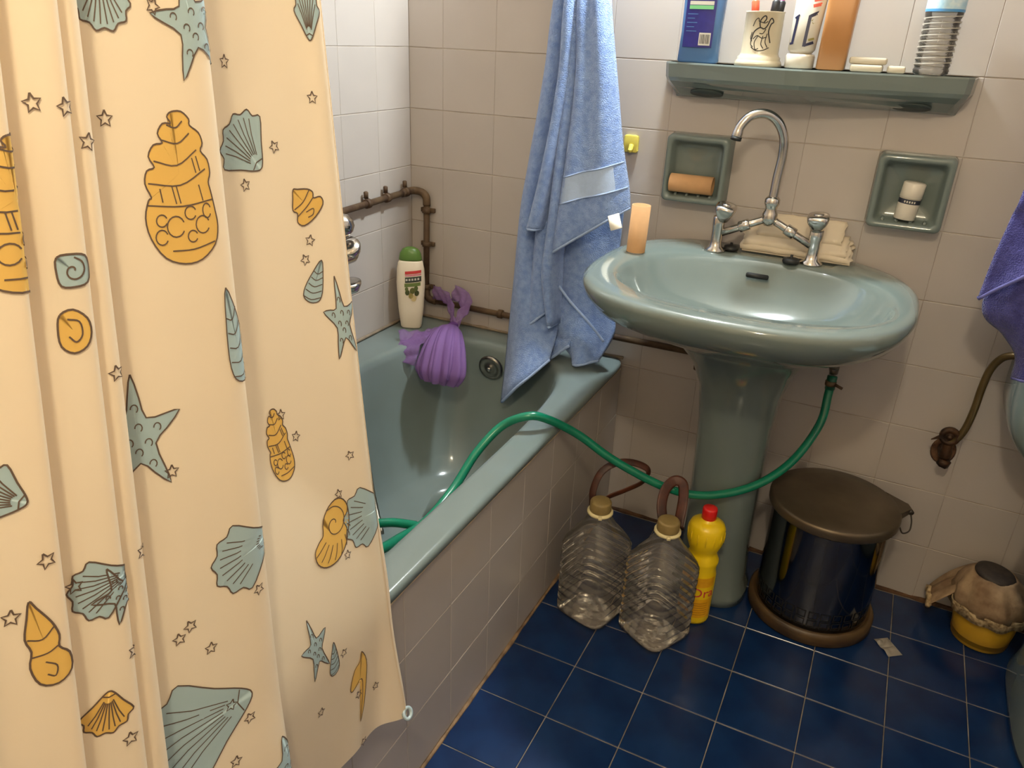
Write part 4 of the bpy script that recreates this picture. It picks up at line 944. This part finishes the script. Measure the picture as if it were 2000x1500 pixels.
STARS = [(0.4002, 1.2513), (0.5864, 1.1822), (0.4549, 1.1671), (0.5354, 1.1551), (0.1013, 1.122), (0.1466, 1.086), (0.0415, 1.1701), (0.0654, 1.0168), (0.0749, 0.9958), (0.5342, 0.9747), (0.4335, 0.8545), (0.5292, 0.8094), (0.6946, 0.8635), (0.6223, 0.8154), (0.7229, 0.8275), (0.5814, 0.7343), (0.4335, 0.6862), (0.4455, 0.6772), (0.4159, 0.6501), (0.4021, 0.5689), (0.3838, 0.5389), (0.594, 0.6531), (0.1378, 0.8214), (0.1221, 0.7884), (0.0447, 0.7343), (0.0724, 0.6892), (0.0774, 0.602), (0.3561, 0.6862), (0.1095, 0.4667), (0.0478, 0.3525), (0.4052, 0.4968), (0.0849, 0.3705), (0.6103, 1.1852), (0.1617, 1.2062), (0.1579, 0.4066), (0.0824, 0.2774)]
C0 = [(q.x, q.y) for q in catmull([(x, y, 0) for x, y in PLAN], 12)]
ARC = [0.0]
for a, b in zip(C0[:-1], C0[1:]): ARC.append(ARC[-1]+math.hypot(b[0]-a[0], b[1]-a[1]))
import bisect
def S(u, z):
    u = max(0.0, min(ARC[-1], u)); i = min(max(bisect.bisect_right(ARC, u)-1, 0), len(ARC)-2); f = (u-ARC[i])/(ARC[i+1]-ARC[i])
    x = C0[i][0]+(C0[i+1][0]-C0[i][0])*f; y = C0[i][1]+(C0[i+1][1]-C0[i][1])*f
    fl_ = 1+.12*(.75-z); dx = -.068*(z-.53) if z > .53 else -.12*(z-.53)
    k = max(0.0, 1.0-u/.30); lo = max(0.0, min(1.0, (.62-z)/.3))
    wr = .0035*noise.noise(Vector((u*18, z*3.2, 2.0)))*(.3+.7*lo)+.012*lo*k*math.sin(u*55+z*6)
    X = .672+(x-.672)*fl_+dx+wr
    xm = .678-.085*max(0.0, min(1.0, (z-.49)/.42))**1.4          # the hem hangs outside the bath rim
    d = X-xm; X = xm+.5*(d+math.sqrt(d*d+.00016))
    return Vector((X, -1.098+(y+1.098)*(1+.33*(.72-z)), z))
def SN(u, z):
    a = S(u+.0015, z)-S(u-.0015, z); b = S(u, z+.003)-S(u, z-.003); n = a.cross(b).normalized(); return n
CUR = sheet_mat('cream shower curtain', (252, 232, 202), .24, .45)
sgn = 1.0 if SN(.40, .8).x > 0 else -1.0
cu_ = thing('shower_curtain', (.67, -1.4, .27), 'cream shower curtain printed with blue and yellow seashells', 'curtain')
NU, NZ, ZB, ZT = 460, 110, .268, 2.02
us = [ARC[-1]*k/NU for k in range(NU+1)]
V = []; F = []
for j in range(NZ+1):
    t = j/NZ
    for u in us:
        zb = ZB+.006*math.sin(u*21)
        V.append(S(u, zb+(ZT-zb)*t))
for j in range(NZ):
    for k in range(NU): a = j*(NU+1)+k; F.append((a, a+1, a+NU+2, a+NU+1))
link('curtain_cloth', mesh(V, F), CUR, cu_)
link('side_hem', mesh([S(.0, z)+SN(.001, z)*sgn*.0010 if s == 0 else S(.012, z)+SN(.012, z)*sgn*.0012 for z in [ZB+.004+(ZT-ZB-.004)*k/80 for k in range(81)] for s in (0, 1)], [(2*k, 2*k+1, 2*k+3, 2*k+2) for k in range(80)]), CUR, cu_)
link('corner_weight', lathe([(.006, -.002), (.011, -.0015), (.011, .0015), (.006, .002), (.006, -.002)], M=Matrix.Translation(S(.004, .280)+Vector((.006, -.004, -.006))) @ Matrix.Rotation(math.radians(60), 4, 'Y'), seg=24, close=False), mat('pale blue clear plastic', (176, 192, 196), rough=.15), cu_)
# ---- the printed motifs, drawn on the cloth surface
PB = sheet_mat('print blue', (190, 213, 218), .30, .5); PY = sheet_mat('print yellow', (248, 206, 112), .30, .5); PK = sheet_mat('print outline', (104, 84, 70), .12, .6)
PW = []; PF = []; PMI = []
def flush(name):
    if not PW: return
    me = mesh(PW, PF)
    for p_, mi in zip(me.polygons, PMI): p_.material_index = mi
    link(name, me, [PB, PY, PK], cu_); PW.clear(); PF.clear(); PMI.clear()
def to_cloth(u, z, off):
    u = max(.0005, u); return S(u, z)+SN(u, z)*sgn*off
def add_fill(poly, fr, mi, off=.0007, rings=7):
    """poly in unit coordinates; radial rings from the centroid so the patch follows the folds"""
    P = poly; cx = sum(x for x, y in P)/len(P); cy = sum(y for x, y in P)/len(P); n = len(P)
    base = len(PW); PW.append(to_cloth(*fr(cx, cy), off))
    for r in range(1, rings+1):
        f = r/rings
        for x, y in P: PW.append(to_cloth(*fr(cx+(x-cx)*f, cy+(y-cy)*f), off))
    for k in range(n): PF.append((base, base+1+k, base+1+(k+1) % n)); PMI.append(mi)
    for r in range(rings-1):
        for k in range(n):
            a = base+1+r*n; k2 = (k+1) % n; PF.append((a+k, a+n+k, a+n+k2, a+k2)); PMI.append(mi)
def add_line(poly, fr, wid=.0011, off=.0012, mi=2):
    Q = [fr(x, y) for x, y in poly]; V_, F_ = strip2d(Q, wid*1.35); b = len(PW)
    for u, z in V_: PW.append(to_cloth(u, z, off))
    for f in F_: PF.append(tuple(b+i for i in f)); PMI.append(mi)
def frame(u, z, w_, h_, rot):
    c, s = math.cos(math.radians(rot)), math.sin(math.radians(rot))
    # print as seen from the room: u runs away to the left, so mirror x
    return lambda x, y: (u-(x*w_*c-y*h_*s), z+(x*w_*s+y*h_*c)) if abs(rot) < 60 else (u-(x*h_*c-y*h_*s), z+(x*h_*s+y*h_*c))
def closed(P, n=4): return smooth2d(P, n, True)
def circ(x, y, r, ry=None, n=12, a0=0, a1=360): return [(x+r*math.cos(math.radians(a0+(a1-a0)*k/n)), y+(ry or r)*math.sin(math.radians(a0+(a1-a0)*k/n))) for k in range(n+1)]
def m_whelk(fr):
    o = closed([(-.02, .50), (.12, .50), (.22, .45), (.22, .41), (.34, .36), (.38, .29), (.34, .24), (.43, .18), (.45, .09), (.41, .03), (.43, -.03), (.47, -.16), (.49, -.28), (.42, -.40), (.20, -.49), (-.05, -.50), (-.30, -.44), (-.46, -.30), (-.50, -.16), (-.44, -.05), (-.40, -.03), (-.46, .06), (-.42, .14), (-.32, .16), (-.38, .23), (-.30, .30), (-.18, .31), (-.23, .37), (-.15, .43), (-.04, .43), (-.08, .47)], 3)
    add_fill(o, fr, 1); add_line(o, fr)
    for l in ([(-.10, .42), (.02, .40), (.12, .44)], [(-.20, .33), (.02, .30), (.20, .36)], [(-.32, .20), (-.02, .16), (.28, .25)], [(-.42, .06), (0, .03), (.38, .12)], [(-.46, -.08), (0, -.11), (.44, -.09)], [(-.20, -.40), (.1, -.41), (.42, -.38)], [(-.06, .03), (-.02, -.09)], [(-.12, .03), (-.08, -.09)], [(.20, .20), (.24, .10)], [(.26, .21), (.30, .11)], [(-.28, .02), (-.26, -.07)], [(.26, .02), (.30, -.09)]): add_line(smooth2d(l, 4), fr, .0009)
    for (x, y, rx, ry) in ((-.30, -.19, .07, .04), (-.12, -.24, .12, .07), (.10, -.16, .08, .045), (.26, -.25, .10, .06), (.34, -.16, .06, .05), (-.32, -.30, .08, .05), (.10, -.32, .07, .04)): add_line(circ(x, y, rx, ry, 14, 20, 330), fr, .0009)
def m_scallop(fr, mi=0):
    P = [(0, -.5), (.12, -.42), (.30, -.20)]
    for k in range(11):
        a = math.radians(6+168*k/10); r = .47+(.07 if k % 2 == 0 else 0); P.append((r*math.cos(a), .02+r*math.sin(a)*.95))
    P += [(-.30, -.20), (-.12, -.42)]
    o = closed(P, 3); add_fill(o, fr, mi); add_line(o, fr)
    for k in range(8):
        a = math.radians(28+124*k/7); add_line([(0+.10*math.cos(a), -.34+.12*math.sin(a)), (.26*math.cos(a), -.10+.25*math.sin(a)), (.40*math.cos(a), .05+.36*math.sin(a))], fr, .0008)
    add_line([(-.12, -.40), (0, -.36), (.12, -.40)], fr, .0009)
def m_star5(fr):
    P = []
    for k in range(10):
        a = math.radians(90+36*k); r = .5 if k % 2 == 0 else .19; P.append((r*math.cos(a), r*math.sin(a)))
    Q = []
    for k in range(10):
        x0, y0 = P[k]; x1, y1 = P[(k+1) % 10]; Q += [(x0, y0), (x0*.55+x1*.45-.02*0, y0*.55+y1*.45)]
    Q = [(x*.93, y*.93) for x, y in Q]
    o = closed(Q, 2); add_fill(o, fr, 0); add_line(o, fr)
    for (x, y) in ((0, .22), (.02, .08), (-.08, -.02), (.10, -.04), (.2, .06), (-.2, .08), (.12, -.2), (-.12, -.2), (0, -.1)): add_line(circ(x, y, .035, .03, 8, -60, 180), fr, .0008)
def m_nautilus(fr):
    o = closed([(-.15, .30), (.05, .46), (.30, .50), (.46, .36), (.48, .12), (.40, -.12), (.25, -.35), (.0, -.48), (-.28, -.45), (-.46, -.30), (-.48, -.10), (-.34, .02), (-.22, .08)], 3)
    add_fill(o, fr, 1); add_line(o, fr, .0013)
    sp_ = [(.10+(.03+.020*k)*math.cos(k*.55)*1.0, .14+(.03+.020*k)*math.sin(k*.55)*.9) for k in range(16)]; add_line(smooth2d(sp_, 3), fr, .0010)
    for k in range(8): a = math.radians(200+22*k); add_line(smooth2d([(.10+.30*math.cos(a), .02+.22*math.sin(a)), (.04+.42*math.cos(a), -.02+.34*math.sin(a)), (-.02+.48*math.cos(a), -.04+.40*math.sin(a))], 3), fr, .0009)
def m_snail(fr):
    o = closed([(-.45, .45), (0, .50), (.40, .40), (.50, 0), (.40, -.42), (0, -.50), (-.40, -.42), (-.5, 0)], 3); add_fill(o, fr, 0); add_line(o, fr, .0012)
    add_line(smooth2d([((.04+.033*k)*math.cos(k*.7), (.04+.033*k)*math.sin(k*.7)) for k in range(12)], 3), fr, .0010)
def m_spiral(fr):
    o = closed([(-.4, .42), (0, .5), (.40, .25), (.48, -.1), (.30, -.4), (-.1, -.5), (-.45, -.3), (-.5, .1)], 3); add_fill(o, fr, 1); add_line(o, fr, .0012); add_line(smooth2d([(-.2, .3), (.15, .2), (.2, -.1), (0, -.25), (-.2, -.1)], 4), fr, .001)
def m_conch(fr):
    o = closed([(.0, .50), (.10, .40), (.30, .18), (.36, .0), (.28, -.12), (.44, -.25), (.36, -.44), (0, -.50), (-.36, -.40), (-.44, -.18), (-.30, -.02), (-.34, .14), (-.16, .34)], 3); add_fill(o, fr, 1); add_line(o, fr, .0012)
    add_line(smooth2d([(-.3, .12), (0, .05), (.32, .12)], 4), fr, .0009); add_line(smooth2d([(-.36, -.08), (0, -.12), (.28, -.10)], 4), fr, .0009); add_line(smooth2d([(-.1, -.2), (.1, -.3), (.0, -.4), (-.15, -.34)], 4), fr, .0009)
def m_cone(fr, mi):
    o = closed([(0, .5), (.22, .2), (.40, -.2), (.34, -.42), (0, -.5), (-.34, -.42), (-.40, -.2), (-.22, .2)], 3); add_fill(o, fr, mi); add_line(o, fr, .001)
    for k in range(5): y = .25-k*.15; x = .20+k*.05; add_line(smooth2d([(-x, y-.04), (0, y-.08), (x, y+.03)], 3), fr, .0008)
def m_horn(fr):
    o = closed([(.05, .5), (.25, .3), (.18, 0), (.02, -.3), (-.2, -.5), (-.05, -.2), (.02, .05), (-.1, .12), (-.42, .05), (-.5, .12), (-.3, .32), (-.05, .38)], 3); add_fill(o, fr, 1); add_line(o, fr, .001)
def m_tiny(fr):
    P = []
    for k in range(11):
        a = math.radians(90+36*k); r = .5 if k % 2 == 0 else .24; P.append((r*math.cos(a), r*math.sin(a)))
    add_line(P, fr, .0011)
for i, (kind, u, z, w_, h_, rot) in enumerate(MOT):
    if kind == 'starfish': w_, h_ = w_*1.18, h_*1.18
    fr = frame(u, z, w_, h_, rot)
    if kind == 'whelk': m_whelk(fr)
    elif kind == 'scallop': m_scallop(fr)
    elif kind == 'scallop_y': m_scallop(fr, 1)
    elif kind == 'starfish': m_star5(fr)
    elif kind == 'nautilus': m_nautilus(fr)
    elif kind == 'snail': m_snail(fr)
    elif kind == 'spiral': m_spiral(fr)
    elif kind == 'conch': m_conch(fr)
    elif kind == 'cone': m_cone(fr, 0 if i % 2 == 0 else 1)
    elif kind == 'horn': m_horn(fr)
    flush({'starfish': 'printed_starfish'}.get(kind, 'printed_shell'))
for i, (u, z) in enumerate(STARS): m_tiny(frame(u, z, .0135, .0135, (i*37) % 50-25)); flush('printed_star')
# the print goes on over the part of the curtain above and beside the picture
rnd = random.Random(3)
for z in (1.42, 1.62, 1.82):
    for k in range(6):
        u = .06+.14*k+rnd.uniform(-.03, .03); fr = frame(u, z+rnd.uniform(-.04, .04), .07, .10, rnd.uniform(-30, 30))
        (m_whelk, m_scallop, m_star5, m_nautilus)[rnd.randrange(4)](fr); flush('printed_shell'); m_tiny(frame(u+.06, z-.07, .0135, .0135, 10)); flush('printed_star'); m_tiny(frame(u-.05, z+.08, .0135, .0135, -10)); flush('printed_star')
rod = thing('curtain_rod', (.585, -2.70, 2.03), 'straight chrome curtain rod above the bathtub edge', 'rod')
link('rod_tube', sweep([(.575, RY0+.001, 2.045), (.575, -1.1, 2.045), (.575, -.001, 2.045)], .011, seg=16), CHROME, rod)
for k in range(10):
    u = .02+k*(ARC[-1]-.05)/9; q = S(u, 2.01); c = Vector((.575, q.y, 2.030))
    P = [c+Vector((.022*math.cos(a), 0, .022*math.sin(a))) for a in [2*math.pi*i/16 for i in range(17)]]
    link('curtain_ring', sweep(P, .0022, seg=6), WHITE, cu_)
